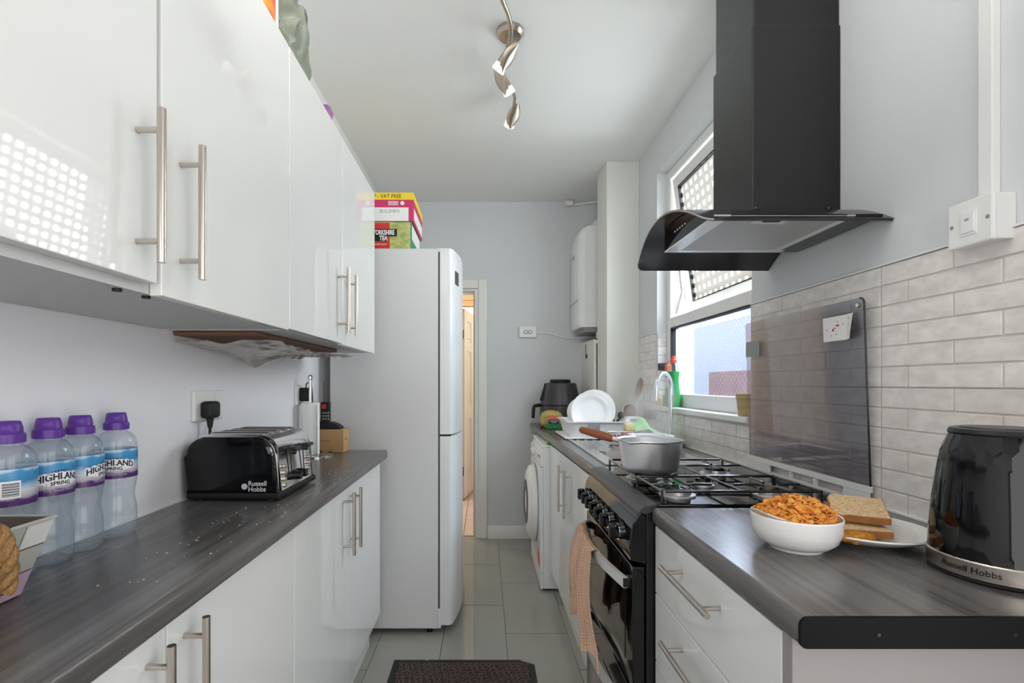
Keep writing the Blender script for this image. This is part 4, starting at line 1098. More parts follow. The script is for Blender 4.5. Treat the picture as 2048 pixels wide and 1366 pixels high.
obj('carton', box(nb(), -0.768, -0.632, 2.215, 2.288, 0.9005, 1.003, 0.001), 'card_brown', cbx)
b = nb(); text(b, 'smartphone', 0.014, lambda x, y: (-0.722+x, 2.2144, 0.953+y)); text(b, 'mobile', 0.012, lambda x, y: (-0.6314, 2.25+x, 0.958+y)); obj('lettering', b, 'board_wood', cbx)
obj('flap', box(nb(), -0.631, -0.6295, 2.216, 2.23, 0.905, 1.0), 'card_brown', cbx)
cbx.rotation_euler = (0, 0, math.radians(-8))
wt = thing('walkie_talkie', 'black handheld radio with antenna standing in charger', 'radio', (-0.725, 2.255, 1.02))
obj('case', box(nb(), -0.748, -0.708, 2.238, 2.265, 1.022, 1.125, 0.005), 'black_matt', wt)
obj('antenna', cyl(nb(), (-0.735, 2.252, 1.12), (-0.737, 2.252, 1.215), 0.004, 0.003, 10), 'dark_grey', wt)
b = nb(); cyl(b, (-0.717, 2.252, 1.124), (-0.717, 2.252, 1.136), 0.006, seg=12); obj('knob', b, 'dark_grey', wt)
obj('screen', box(nb(), -0.742, -0.722, 2.2368, 2.2382, 1.095, 1.115), 'red_print', wt, label='small red display')
b = nb()
for i in range(3):
    for j in range(3): box(b, -0.738+i*0.011, -0.731+i*0.011, 2.2366, 2.2382, 1.045+j*0.014, 1.053+j*0.014)
obj('keypad', b, 'grey_metal', wt)
ch = thing('charger_dock', 'black charging dock on the brown cardboard box', 'charger', (-0.715, 2.25, 1.004))
obj('dock', prism(nb(), [(-0.765, 1.004), (-0.655, 1.004), (-0.655, 1.012), (-0.675, 1.026), (-0.70, 1.034), (-0.765, 1.036)], 2.222, 2.283, 'y', 0.003), 'black_matt', ch)

# ------------------------------------------------------------------ cooker
CY0, CY1 = 1.236, 1.806
ck = thing('gas_cooker', 'black freestanding gas cooker between the right worktops', 'cooker', (0.68, 1.52, 0))
obj('body', box(nb(), 0.405, 0.972, CY0, CY1, 0.03, 0.888, 0.003), 'black_satin', ck)
obj('hob', box(nb(), 0.432, 0.978, CY0-0.001, CY1+0.002, 0.888, 0.906, 0.004), 'black_enamel', ck)
obj('front_rail', prism(nb(), [(0.432, 0.888), (0.432, 0.906), (0.40, 0.904), (0.388, 0.895), (0.386, 0.884), (0.405, 0.884)], CY0, CY1, 'y', 0.002), 'hob_grey', ck)
cpn = obj('control_panel', prism(nb(), [(0.405, 0.884), (0.388, 0.884), (0.370, 0.855), (0.362, 0.80), (0.366, 0.765), (0.405, 0.755)], CY0, CY1, 'y', 0.002), 'black_gloss', ck)
obj('rail_strip', box(nb(), 0.3835, 0.388, CY0+0.002, CY1-0.002, 0.874, 0.884, 0.001), 'brass_strip' if 'brass_strip' in M else 'dark_grey', cpn)
for y in (1.735, 1.672, 1.609, 1.546, 1.478, 1.405, 1.300):
    b = nb(); cyl(b, (0.366, y, 0.822), (0.350, y, 0.820), 0.022, 0.020, 24); k_ = obj('knob', b, 'black_gloss', cpn)
    b = nb(); box(b, 0.326, 0.352, y-0.008, y+0.008, 0.802, 0.840, 0.006, 3); obj('grip', b, 'black_gloss', k_)
    b = nb(); cyl(b, (0.3505, y, 0.8198), (0.3495, y, 0.8198), 0.0215, seg=24); obj('ring', b, 'chrome', k_)
for (z0, z1, nm) in ((0.432, 0.748, 'oven_door'), (0.085, 0.425, 'oven_door')):
    dd = obj(nm, box(nb(), 0.372, 0.404, CY0+0.004, CY1-0.004, z0, z1, 0.004), 'black_gloss', ck)
    obj('window', box(nb(), 0.3705, 0.373, CY0+0.07, CY1-0.07, z0+0.05, z1-0.085), 'black_enamel', dd)
    zh = z1-0.046
    b = nb(); n_ = 16; ring_ = []
    for i in range(n_+1):
        y = CY0+0.02+(CY1-CY0-0.04)*i/n_; xo = 0.358-0.030*math.sin(PI*i/n_)
        ring_.append([b.verts.new((xo-0.006, y, zh-0.013)), b.verts.new((xo-0.006, y, zh+0.013)), b.verts.new((xo+0.006, y, zh+0.013)), b.verts.new((xo+0.006, y, zh-0.013))])
    for r0_, r1_ in zip(ring_[:-1], ring_[1:]):
        for i in range(4):
            j = (i+1) % 4; b.faces.new((r0_[i], r0_[j], r1_[j], r1_[i]))
    b.faces.new(ring_[0][::-1]); b.faces.new(ring_[-1])
    hd = obj('handle', b, 'pale_metal', dd)
    b = nb()
    for y in (CY0+0.03, CY1-0.03): box(b, 0.352, 0.373, y-0.012, y+0.012, zh-0.012, zh+0.012, 0.002)
    obj('handle_mount', b, 'black_satin', hd)
obj('plinth', box(nb(), 0.40, 0.42, CY0+0.01, CY1-0.01, 0.02, 0.08), 'black_satin', ck)
b = nb()
for x in (0.45, 0.93):
    for y in (CY0+0.04, CY1-0.04): cyl(b, (x, y, 0), (x, y, 0.03), 0.018, seg=12)
obj('feet', b, 'black_matt', ck)
# burners
BUR = [(0.525, 1.345, 0.036), (0.775, 1.345, 0.030), (0.512, 1.585, 0.042), (0.775, 1.66, 0.036), (0.65, 1.47, 0.024)]
for (x, y, r) in BUR:
    bb = obj('burner', lathe(nb(), [(r*1.35, 0), (r*1.3, 0.004), (r*1.0, 0.005), (r*0.95, 0.014), (0, 0.014)], x, y, 0.906, 28), 'grey_metal', ck)
    obj('burner_cap', lathe(nb(), [(r*0.9, 0), (r*0.95, 0.003), (r*0.85, 0.008), (0, 0.009)], x, y, 0.920, 28), 'black_enamel', bb)
# pan supports: two wire grids
GZ = 0.934
def support(y0, y1, centres):
    b = nb(); r = 0.0036; x0, x1 = 0.452, 0.86
    tube(b, [(x0+0.01, y0, GZ), (x1-0.01, y0, GZ)], r, 8); tube(b, [(x0+0.01, y1, GZ), (x1-0.01, y1, GZ)], r, 8)
    tube(b, [(x0, y0, GZ), (x0, y1, GZ)], r, 8); tube(b, [(x1, y0, GZ), (x1, y1, GZ)], r, 8)
    tube(b, [((x0+x1)/2, y0, GZ), ((x0+x1)/2, y1, GZ)], r, 8)
    for (cx, cy) in centres:
        for dx, dy in ((1, 0), (-1, 0), (0, 1), (0, -1)):
            ex = cx+dx*0.095; ey = cy+dy*0.095
            ex = min(max(ex, x0), x1); ey = min(max(ey, y0), y1)
            tube(b, smoothpath([(ex, ey, GZ), (cx+dx*0.05, cy+dy*0.05, GZ+0.001), (cx+dx*0.026, cy+dy*0.026, GZ-0.001)], 3), r*0.95, 8)
    for x in (x0, x1):
        for y in (y0, y1): tube(b, [(x, y, GZ), (x, y, 0.906)], r, 8)
    return obj('pan_support', b, 'black_enamel_shiny', ck, sharp=60)
mat('black_enamel_shiny', (14, 14, 16), 0.08, spec=0.8, coat=0.5)
support(1.258, 1.462, [(0.525, 1.345), (0.775, 1.345)])
support(1.470, 1.785, [(0.512, 1.585), (0.775, 1.66)])
# glass lid raised against the tiles
def lid_x(z): return 0.972-0.035*(z-0.945)
b = nb()
pts = rrect(CY0+0.006, CY1-0.003, 0.948, 1.428, 0.014, 5, (0, 0, 1, 1))
A_ = [b.verts.new((lid_x(z)-0.0025, y, z)) for y, z in pts]; B_ = [b.verts.new((lid_x(z)+0.0025, y, z)) for y, z in pts]
b.faces.new(A_[::-1]); b.faces.new(B_)
fs_ = []
for i in range(len(pts)):
    j = (i+1) % len(pts); fs_.append(b.faces.new((A_[i], A_[j], B_[j], B_[i])))
ld = obj('glass_lid', b, 'smoked_glass', ck)
b = nb()
ez = [(y, z) for y, z in pts if y < CY0+0.03]
ez = sorted(ez, key=lambda p: p[1]); tube(b, [(lid_x(z), y-0.001, z) for y, z in ez], 0.0022, 6); obj('lid_edge', b, 'black_satin', ld)
b = nb(); lathe(b, [(0.005, -0.004), (0.006, 0), (0.005, 0.003), (0, 0.003)], 0, 0, 0, 14); bmesh.ops.rotate(b, verts=b.verts, cent=(0, 0, 0), matrix=Matrix.Rotation(-PI/2, 3, 'Y')); bmesh.ops.translate(b, verts=b.verts, vec=(lid_x(1.41)-0.003, CY0+0.022, 1.41)); obj('lid_bolt', b, 'steel', ld)
b = nb(); xh = 0.9635
box(b, xh-0.004, xh+0.012, CY0+0.002, CY1-0.002, 0.934, 0.950, 0.001); box(b, xh-0.004, xh+0.008, CY0+0.0, CY1, 0.906, 0.912)
ys = [CY0+0.004, CY0+0.08, CY0+0.20, CY0+0.32, CY0+0.44, CY1-0.004]
wid = [0.07, 0.012, 0.012, 0.012, 0.012, 0.0]
box(b, xh-0.003, xh+0.004, CY0, CY0+0.085, 0.912, 0.934); box(b, xh-0.003, xh+0.004, CY1-0.14, CY1, 0.912, 0.934)
for k in (1, 2):
    yc = CY0+0.085+k*(0.345/3); box(b, xh-0.003, xh+0.004, yc-0.006, yc+0.006, 0.912, 0.934)
obj('lid_hinge_rail', b, 'white_enamel', ck)
b = nb(); cyl(b, (lid_x(1.115)-0.003, CY1-0.004, 1.115), (lid_x(1.115)-0.0045, CY1-0.004, 1.115), 0.03, seg=28)
b.free()
obj('warning_label', box(nb(), lid_x(1.335)-0.0042, lid_x(1.335)-0.003, CY1-0.092, CY1-0.004, 1.305, 1.36), 'mid_grey', ld, label='grey label seen through the smoked lid')
# leaflet sticker curling off the lid
lf = thing('lid_sticker', 'white instruction sticker with red print curling off the glass lid', 'sticker', (0.955, 1.31, 1.37))
def stick(u, v):
    y = 1.388-0.122*u; z = 1.326+0.066*v
    c = max(0, u-0.72)/0.28
    return (lid_x(z)-0.0040-0.012*c*c*(1-v*0.75)-0.002*c, y+0.010*c*c*(0.6-v*0.4), z+0.004*c*(1-v)+0.004*math.sin(3*v)*c)
b = nb(); grid(b, 20, 8, stick); thicken(b, 0.0006); obj('paper', b, 'white_print', lf, sharp=60)
b = nb()
def onst(u, v, du, dv):
    vs = []
    for (a_, c_) in ((u, v), (u+du, v), (u+du, v+dv), (u, v+dv)):
        p = Vector(stick(a_, c_)); p.x -= 0.0011; vs.append(b.verts.new(p))
    b.faces.new(vs)
for (u, v, du, dv) in ((0.42, 0.58, 0.10, 0.07), (0.30, 0.40, 0.05, 0.10), (0.34, 0.5, 0.08, 0.04)): onst(u, v, du, dv)
for k in range(7):
    a_ = -1.2+k*0.42; onst(0.83-0.05*math.cos(a_), 0.32+0.22*math.sin(a_), 0.015, 0.035)
obj('red_marks', b, 'red_print', lf)
b = nb()
for (u, v) in ((0.12, 0.45), (0.40, 0.25), (0.45, 0.75), (0.62, 0.62), (0.24, 0.2), (0.8, 0.8)): onst(u, v, 0.04, 0.05)
obj('grey_marks', b, 'grey_print', lf)

# towel over the oven handle
def towel_pt(s, tv, layer):
    """s along the rail (0 far .. 1 near), tv down"""
    top_y = 1.725-0.275*s; bot_y = 1.748-0.40*s
    e = tv**0.8
    y = top_y+(bot_y-top_y)*e
    fold = 0.030*math.sin(s*PI*3.6+0.5)*(0.3+0.7*e)+0.010*math.sin(s*PI*9)*(0.3+e)
    i = (y-CY0-0.02)/(CY1-CY0-0.04); i = min(max(i, 0), 1); xr = 0.358-0.030*math.sin(PI*i)
    ln = 0.262+0.045*math.sin(s*PI*3.6+0.5)+(0.07*max(0, s-0.7)/0.3)
    if layer == 0:
        x = xr-0.010-0.014*math.sin(PI*min(1, tv*1.2))-abs(fold)*0.9-0.006; z = 0.716-ln*tv
    else:
        x = xr+0.006+0.0*tv; z = 0.716-0.02*tv
    return Vector((x, y, z))
b = nb()
grid(b, 70, 40, lambda u, v: towel_pt(u, v, 0), (0.42, 0.30))
def over(u, v):
    p = towel_pt(u, 0, 0); i = (p.y-CY0-0.02)/(CY1-CY0-0.04); xr = 0.358-0.030*math.sin(PI*i)
    a = PI*v; rr = (xr-p.x)
    return Vector((xr-rr*math.cos(a)*(1 if v < 0.5 else 0.8), p.y, 0.716+0.008*math.sin(a)-(0.03*(max(0, v-0.5))*2)))
grid(b, 70, 6, over, (0.42, 0.03))
bmesh.ops.remove_doubles(b, verts=b.verts, dist=0.0005); thicken(b, 0.004)
tag(obj('tea_towel', b, 'towel', sharp=80), 'peach waffle tea towel hanging over the upper oven handle', 'towel')

# saucepan
sp = thing('saucepan', 'aluminium saucepan with wooden handle steaming on the gas hob', 'pan', (0.512, 1.53, GZ+0.004))
PZ = GZ+0.0045
b = nb(); lathe(b, [(0, 0.0), (0.074, 0.0), (0.080, 0.004), (0.0845, 0.02), (0.096, 0.094), (0.100, 0.098), (0.099, 0.100), (0.0935, 0.096), (0.082, 0.02), (0.076, 0.008), (0, 0.007)], 0.512, 1.53, PZ, 56)
for v in b.verts:   # pouring lip at the left front
    d = Vector((v.co.x-0.512, v.co.y-1.53)); a = math.atan2(d.y, d.x); da = abs((a-math.radians(-140)+PI) % (2*PI)-PI)
    if v.co.z > PZ+0.08 and da < 0.3:
        k = (1-da/0.3); v.co.x += d.x*0.10*k; v.co.y += d.y*0.10*k; v.co.z -= 0.004*k
obj('pot', b, 'alu_pan', sp, sharp=50)
hdv = Vector((-0.80, 0.60, 0.20)).normalized(); h0 = Vector((0.512, 1.53, PZ+0.088))+Vector((-0.80, 0.60, 0)).normalized()*0.098
b = nb(); cyl(b, h0-hdv*0.004, h0+hdv*0.03, 0.009, 0.0085, 14); obj('ferrule', b, 'alu_pan', sp)
b = nb(); tube(b, [h0+hdv*t for t in (0.022, 0.03, 0.06, 0.10, 0.135, 0.142)], [0.010, 0.0135, 0.0145, 0.0125, 0.011, 0.007], 16); obj('wooden_handle', b, 'wood_handle', sp, sharp=60)
b = nb(); lathe(b, [(0, 0), (0.0905, 0.0)], 0.512, 1.53, PZ+0.068, 40); obj('water', b, 'pan_water' if 'pan_water' in M else 'mid_grey', sp)

def steam_mat():
    m = bpy.data.materials.new('steam'); m.use_nodes = True; nt = m.node_tree; nt.nodes.clear()
    out = nt.nodes.new('ShaderNodeOutputMaterial'); vs = nt.nodes.new('ShaderNodeVolumeScatter'); vs.inputs['Color'].default_value = (1, 1, 1, 1); vs.inputs['Anisotropy'].default_value = 0.2
    tc = nt.nodes.new('ShaderNodeTexCoord'); n = nt.nodes.new('ShaderNodeTexNoise'); n.inputs['Scale'].default_value = 14; n.inputs['Detail'].default_value = 2
    nt.links.new(tc.outputs['Object'], n.inputs['Vector'])
    mp = nt.nodes.new('ShaderNodeMapping'); mp.inputs['Scale'].default_value = (1/0.105, 1/0.105, 1/0.17); mp.inputs['Location'].default_value = (0, 0, -0.55)
    nt.links.new(tc.outputs['Object'], mp.inputs[0])
    g = nt.nodes.new('ShaderNodeTexGradient'); g.gradient_type = 'SPHERICAL'; nt.links.new(mp.outputs[0], g.inputs[0])
    r = nt.nodes.new('ShaderNodeMapRange'); r.inputs[1].default_value = 0.35; r.inputs[2].default_value = 0.75; nt.links.new(n.outputs['Fac'], r.inputs[0])
    mu = nt.nodes.new('ShaderNodeMath'); mu.operation = 'MULTIPLY'; nt.links.new(g.outputs['Fac'], mu.inputs[0]); nt.links.new(r.outputs[0], mu.inputs[1])
    m2 = nt.nodes.new('ShaderNodeMath'); m2.operation = 'MULTIPLY'; m2.inputs[1].default_value = 26.0; nt.links.new(mu.outputs[0], m2.inputs[0])
    nt.links.new(m2.outputs[0], vs.inputs['Density']); nt.links.new(vs.outputs[0], out.inputs['Volume']); M['steam'] = m
steam_mat()
b = nb(); lathe(b, [(0, 0.0), (0.070, 0.0), (0.088, 0.03), (0.104, 0.10), (0.10, 0.19), (0.07, 0.255), (0, 0.27)], 0.512, 1.53, PZ+0.072, 20)
tag(obj('steam', b, 'steam', origin=(0.512, 1.53, PZ+0.072)), 'faint white steam rising from the saucepan', 'steam', kind='stuff')

# ------------------------------------------------------------------ cooker hood
hd_ = thing('cooker_hood', 'black curved canopy cooker hood with tall chimney on right wall', 'hood', (0.76, 1.45, 1.60))
def arch(y): return 1.698-0.090*((y-1.45)/0.265)**2
HY0, HY1 = 1.186, 1.716
def hxf(y): return 0.512+0.018*((y-1.45)/0.265)**2
b = nb(); NU, NV = 28, 10
def gl(u, v):
    y = HY0+(HY1-HY0)*u; f = hxf(y)
    c = 0.0
    for e in (HY0, HY1):    # rounded front corners
        dd_ = abs(y-e)
        if dd_ < 0.022: c = 0.022-math.sqrt(max(0, 0.022**2-(0.022-dd_)**2))
    return (f+c+(0.985-f-c)*v, y, arch(y))
us = [0, 0.004, 0.012, 0.025, 0.042]+[0.042+(0.916)*i/24 for i in range(1, 24)]+[0.958, 0.975, 0.988, 0.996, 1]
V_ = [[b.verts.new(gl(u, j/NV)) for j in range(NV+1)] for u in us]
for i in range(len(us)-1):
    for j in range(NV): b.faces.new((V_[i][j], V_[i+1][j], V_[i+1][j+1], V_[i][j+1]))
bmesh.ops.recalc_face_normals(b, faces=b.faces); bmesh.ops.solidify(b, geom=list(b.faces), thickness=0.007)
obj('canopy', b, 'black_gloss_hood', hd_) if False else None
mat('black_gloss_hood', (74, 72, 75), 0.22, metal=0.75)
obj('canopy', b, 'black_gloss_hood', hd_, sharp=50)
b = nb(); pts = [(gl(u, 0)[0]-0.0005, gl(u, 0)[1], gl(u, 0)[2]-0.0035) for u in us]
tube(b, pts, 0.0022, 6); obj('canopy_edge', b, 'steel', hd_)
HB0, HB1, HBZ = 1.198, 1.535, 1.622
poly = [(HB0, HBZ)]+[(HB0+0.006+(HB1-HB0-0.006)*i/12, max(HBZ+0.001, arch(HB0+0.006+(HB1-HB0-0.006)*i/12)-0.009)) for i in range(13)]+[(HB1, HBZ)]
b = nb(); prism(b, poly, 0.560, 0.972, 'x'); hb = obj('body', b, 'black_gloss', hd_)
b = nb()
for k in range(5): box(b, 0.5585, 0.5605, 1.375+k*0.018, 1.381+k*0.018, 1.655, 1.659)
obj('button', b, 'white_print', hb)
UZf = HBZ
b = nb()
box(b, 0.560, 0.600, HB0+0.004, HB1, UZf-0.004, UZf); box(b, 0.600, 0.92, HB1-0.022, HB1, UZf-0.004, UZf); box(b, 0.885, 0.905, HB0+0.004, HB1-0.022, UZf-0.004, UZf)
obj('filter_frame', b, 'white_enamel', hd_)
obj('grease_filter', box(nb(), 0.600, 0.885, HB0+0.004, HB1-0.022, UZf-0.003, UZf-0.001), 'filter_mesh', hd_)
obj('under_panel', box(nb(), 0.905, 0.972, HB0+0.004, HB1, UZf-0.003, UZf-0.001), 'hob_grey', hd_)
l_ = obj('lamp_plate', box(nb(), 0.675, 0.760, 1.213, 1.255, UZf-0.0055, UZf-0.002, 0.001), 'white_enamel', hd_)
b = nb(); prism(b, rrect(0.695, 0.740, 1.226, 1.240, 0.006), UZf-0.0065, UZf-0.005, 'z'); obj('lamp', b, 'black_matt', l_)
obj('chimney', box(nb(), 0.741, 0.986, 1.365, 1.600, 1.688, 2.205, 0.003), 'hood_metal', hd_)
obj('chimney_extension', box(nb(), 0.747, 0.986, 1.370, 1.595, 2.205, CEIL-0.001, 0.003), 'hood_metal', hd_)
b = nb()
for (x, y) in ((0.748, 1.36), (0.95, 1.36)): cyl(b, (x, y, 1.690), (x, y, 1.697), 0.008, 0.006, 14)
obj('grommet', b, 'hood_metal', hd_)

# isolator switch and trunking
iso = thing('isolator_switch', 'white surface mounted cooker switch box above near brick tiles', 'switch', (0.965, 0.957, 1.52))
obj('back_box', box(nb(), 0.950, WR, 0.914, 1.001, 1.480, 1.566, 0.002), 'white_plastic', iso)
obj('faceplate', box(nb(), 0.941, 0.951, 0.912, 1.003, 1.478, 1.568, 0.004), 'white_plastic', iso)
rk = obj('rocker', box(nb(), 0.9375, 0.942, 0.945, 0.972, 1.503, 1.543, 0.0015), 'white_plastic', iso)
obj('rocker_plate', box(nb(), 0.9395, 0.942, 0.942, 0.975, 1.498, 1.548, 0.001), 'white_enamel', iso)
b = nb(); box(b, 0.9368, 0.938, 0.955, 0.963, 1.527, 1.531); obj('indicator', b, 'grey_print', rk)
for y in (0.922, 0.993): obj('screw', cyl(nb(), (0.9405, y, 1.523), (0.942, y, 1.523), 0.004, seg=12), 'grey_metal', iso)
tk = tag(obj('cable_trunking', box(nb(), 0.970, WR, 0.942, 0.970, 1.567, CEIL, 0.002), 'white_plastic'), 'white vertical cable trunking from ceiling to cooker switch', 'trunking')

# ------------------------------------------------------------------ sink, tap and washing up
sk = thing('sink', 'stainless steel sink with ribbed drainer set in far right worktop', 'sink', (0.7, 2.3, 0.90))
SX0, SX1, SYa, SYb = 0.455, 0.932, 1.845, 2.775
b = nb(); zt = 0.9035
def plate(x0, x1, y0, y1): box(b, x0, x1, y0, y1, 0.9005, zt)
plate(SX0, SX1, SYa, 1.95); plate(SX0, 0.515, 1.95, 2.23); plate(0.88, SX1, 1.95, 2.23); plate(SX0, SX1, 2.23, 2.262); plate(SX0, SX1, 2.745, SYb); plate(SX0, 0.480, 2.262, 2.745); plate(0.905, SX1, 2.262, 2.745)
for (x0, x1, y0, y1) in ((SX0, SX1, SYa, SYa+0.006), (SX0, SX1, SYb-0.006, SYb), (SX0, SX0+0.006, SYa, SYb), (SX1-0.006, SX1, SYa, SYb)): box(b, x0, x1, y0, y1, zt, zt+0.003, 0.001)
obj('rim', b, 'stainless', sk)
b = nb(); bz = 0.76
prs = [rrect(0.515, 0.88, 1.95, 2.23, 0.03, 4), rrect(0.535, 0.86, 1.97, 2.21, 0.03, 4)]
R0 = [b.verts.new((x, y, zt)) for x, y in prs[0]]; R1 = [b.verts.new((x, y, bz)) for x, y in prs[1]]
for i in range(len(R0)):
    j = (i+1) % len(R0); b.faces.new((R0[i], R0[j], R1[j], R1[i]))
b.faces.new(R1); obj('basin', b, 'stainless', sk, fixn=False)
b = nb(); box(b, 0.480, 0.905, 2.262, 2.745, 0.9003, 0.9008); obj('drainer', b, 'stainless', sk)
for k in range(9):
    x = 0.505+k*0.044
    obj('rib', prism(nb(), [(x-0.008, 0.9005), (x+0.008, 0.9005), (x+0.004, 0.9035), (x-0.004, 0.9035)], 2.30, 2.72, 'y'), 'stainless', sk)
tp = thing('mixer_tap', 'chrome swan neck mixer tap standing behind the sink', 'tap', (0.905, 2.43, 0.903))
tx_, ty_ = 0.925, 2.45
obj('base', lathe(nb(), [(0.028, 0), (0.028, 0.008), (0.022, 0.012), (0.020, 0.05), (0.014, 0.058), (0, 0.06)], tx_, ty_, 0.903, 24), 'chrome', tp)
pth = [(tx_, ty_, 0.955), (tx_, ty_, 1.08), (tx_, ty_, 1.18)]
for i in range(1, 13):
    a = PI*i/12; pth.append((tx_-0.045+0.045*math.cos(a)*1.0, ty_-0.00-0.05*(1-math.cos(a))/2, 1.185+0.075*math.sin(a)))
pth.append((tx_-0.092, ty_-0.052, 1.125))
obj('spout', tube(nb(), pth, 0.0115, 16), 'chrome', tp, sharp=60)
b = nb(); cyl(b, (tx_-0.06, ty_-0.004, 0.925), (tx_+0.04, ty_+0.002, 0.925), 0.012, seg=16); cyl(b, (tx_+0.012, ty_-0.03, 0.928), (tx_+0.02, ty_-0.09, 0.915), 0.017, 0.021, 18); obj('valve_body', b, 'chrome', tp)
b = nb(); cyl(b, (tx_-0.06, ty_, 0.915), (tx_-0.06, ty_, 0.962), 0.007, 0.006, 12); box(b, tx_-0.02, tx_+0.035, ty_-0.012, ty_+0.012, 0.975, 0.981, 0.002); obj('lever', b, 'chrome', tp)
# washing-up liquid on the sill
SZ = WZ0+0.0122
wl = thing('washing_up_liquid', 'green washing up liquid bottle with red cap on window sill', 'bottle', (1.012, 2.62, SZ))
b = nb(); lathe(b, [(0, 0), (0.040, 0), (0.043, 0.006), (0.041, 0.05), (0.032, 0.12), (0.030, 0.15), (0.035, 0.175), (0.034, 0.188), (0, 0.188)], 1.002, 2.62, SZ, 28, sx=0.85); obj('liquid', b, 'green_liquid' if 'green_liquid' in M else 'green_plastic', wl, sharp=60)
b = nb(); lathe(b, [(0.0345, 0.188), (0.031, 0.205), (0.020, 0.228), (0.015, 0.235), (0.015, 0.24)], 1.002, 2.62, SZ, 28, sx=0.85); obj('neck', b, 'pet', wl)
b = nb(); lathe(b, [(0.016, 0.236), (0.018, 0.25), (0.011, 0.256), (0.009, 0.27), (0, 0.272)], 1.002, 2.62, SZ, 20); obj('cap', b, 'red_plastic', wl)
b = nb(); box(b, 0.9655, 0.968, 2.60, 2.64, SZ+0.02, SZ+0.10); obj('label_patch', b, 'green_print', wl)
ob = tag(obj('orange_sponge_wand', box(nb(), 0.99, 1.02, 2.685, 2.72, SZ+0.18, SZ+0.23, 0.006), 'orange_print'), 'small orange piece on reveal behind the washing up liquid', 'sponge')
ob.location.z += 0.0
tag(obj('reveal_sensor', box(nb(), 0.987, 1.035, WY1-0.034, WY1-0.008, 1.285, 1.325, 0.006), 'black_matt'), 'black holder stuck on tiled window reveal', 'holder')
tag(obj('yellow_sponge', box(nb(), 0.978, 1.028, 2.735, 2.812, SZ, SZ+0.046, 0.008), 'yellow_sponge'), 'yellow sponge standing at far end of window sill', 'sponge')
b = nb(); box(b, 0.980, 1.026, 2.695, 2.72, SZ, SZ+0.06, 0.004); tag(obj('green_scourer', b, 'leaf_fresh'), 'dark green scourer beside the yellow sponge on sill', 'scourer')
pt = thing('tumbler', 'tan ribbed tumbler at near end of window sill', 'cup', (1.012, 1.90, SZ))
b = nb(); lathe(b, [(0, 0), (0.026, 0), (0.028, 0.004), (0.036, 0.082), (0.037, 0.084), (0.035, 0.084), (0.027, 0.006), (0, 0.006)], 1.010, 1.905, SZ, 28); obj('cup', b, 'terracotta', pt, sharp=50)
b = nb(); lathe(b, [(0.0362, 0.066), (0.0375, 0.068), (0.0375, 0.073), (0.0365, 0.075)], 1.010, 1.905, SZ, 28); obj('band', b, 'terracotta', pt)

# dish rack and dishes
rk_ = thing('dish_rack', 'white plastic dish drainer tub full of plates beside the sink', 'dish rack', (0.63, 2.93, 0.904))
def tub(bm, x0, x1, y0, y1, z0, z1, inset=0.025, rim=0.012, r=0.03):
    o0 = rrect(x0+inset, x1-inset, y0+inset*0.6, y1-inset*0.6, r, 4); o1 = rrect(x0, x1, y0, y1, r, 4); o2 = rrect(x0-rim, x1+rim, y0-rim, y1+rim, r, 4)
    i1 = rrect(x0+0.004, x1-0.004, y0+0.004, y1-0.004, r, 4); i0 = rrect(x0+inset+0.004, x1-inset-0.004, y0+inset*0.6+0.004, y1-inset*0.6-0.004, r, 4)
    L = [[bm.verts.new((x, y, z)) for x, y in o] for o, z in ((o0, z0), (o1, z1-0.006), (o2, z1-0.006), (o2, z1), (i1, z1), (i0, z0+0.004))]
    n = len(o0)
    for A, B in zip(L[:-1], L[1:]):
        for i in range(n):
            j = (i+1) % n; bm.faces.new((A[i], A[j], B[j], B[i]))
    bm.faces.new(L[0][::-1]); bm.faces.new(L[-1])
    return bm
obj('tub', tub(nb(), 0.462, 0.80, 2.72, 3.08, 0.912, 1.0, 0.02), 'white_plastic', rk_)
obj('drip_tray', box(nb(), 0.44, 0.82, 2.70, 3.10, 0.904, 0.912, 0.003), 'white_plastic', rk_)
b = nb(); box(b, 0.57, 0.63, 2.707, 2.716, 0.945, 0.985, 0.003); obj('carry_grip', b, 'grey_metal', rk_)
def plate_obj(name, label, cx, cy, cz, r, tilt, group=None, yaw=0.0):
    b = nb(); lathe(b, [(0, 0), (r*0.55, 0), (r*0.60, 0.004), (r*0.78, 0.009), (r*0.97, 0.020), (r, 0.023), (r*0.985, 0.0255), (r*0.90, 0.0215), (r*0.80, 0.0205), (r*0.74, 0.017), (r*0.64, 0.0095), (r*0.56, 0.007), (r*0.5, 0.0078), (r*0.47, 0.0065), (0, 0.006)], 0, 0, 0, 56)
    o = obj(name, b, 'ceramic', None, sharp=40, origin=(0, 0, 0)); o.location = (cx, cy, cz); o.rotation_euler = (tilt, 0, yaw)
    return tag(o, label, 'plate', group)
plate_obj('plate', 'white dinner plate standing at the front of dish rack', 0.602, 2.80, 1.045, 0.118, math.radians(78), 'plates standing in the dish rack')
plate_obj('plate', 'white dinner plate standing behind the front one in dish rack', 0.635, 2.86, 1.055, 0.118, math.radians(79), 'plates standing in the dish rack')
plate_obj('plate', 'white side plate leaning farthest back in dish rack beside air fryer', 0.575, 2.95, 1.035, 0.088, math.radians(82), 'plates standing in the dish rack')
cu_ = thing('cutlery', 'black handled ladle and spoons standing at right of dish rack', 'utensils', (0.76, 2.95, 0.93))
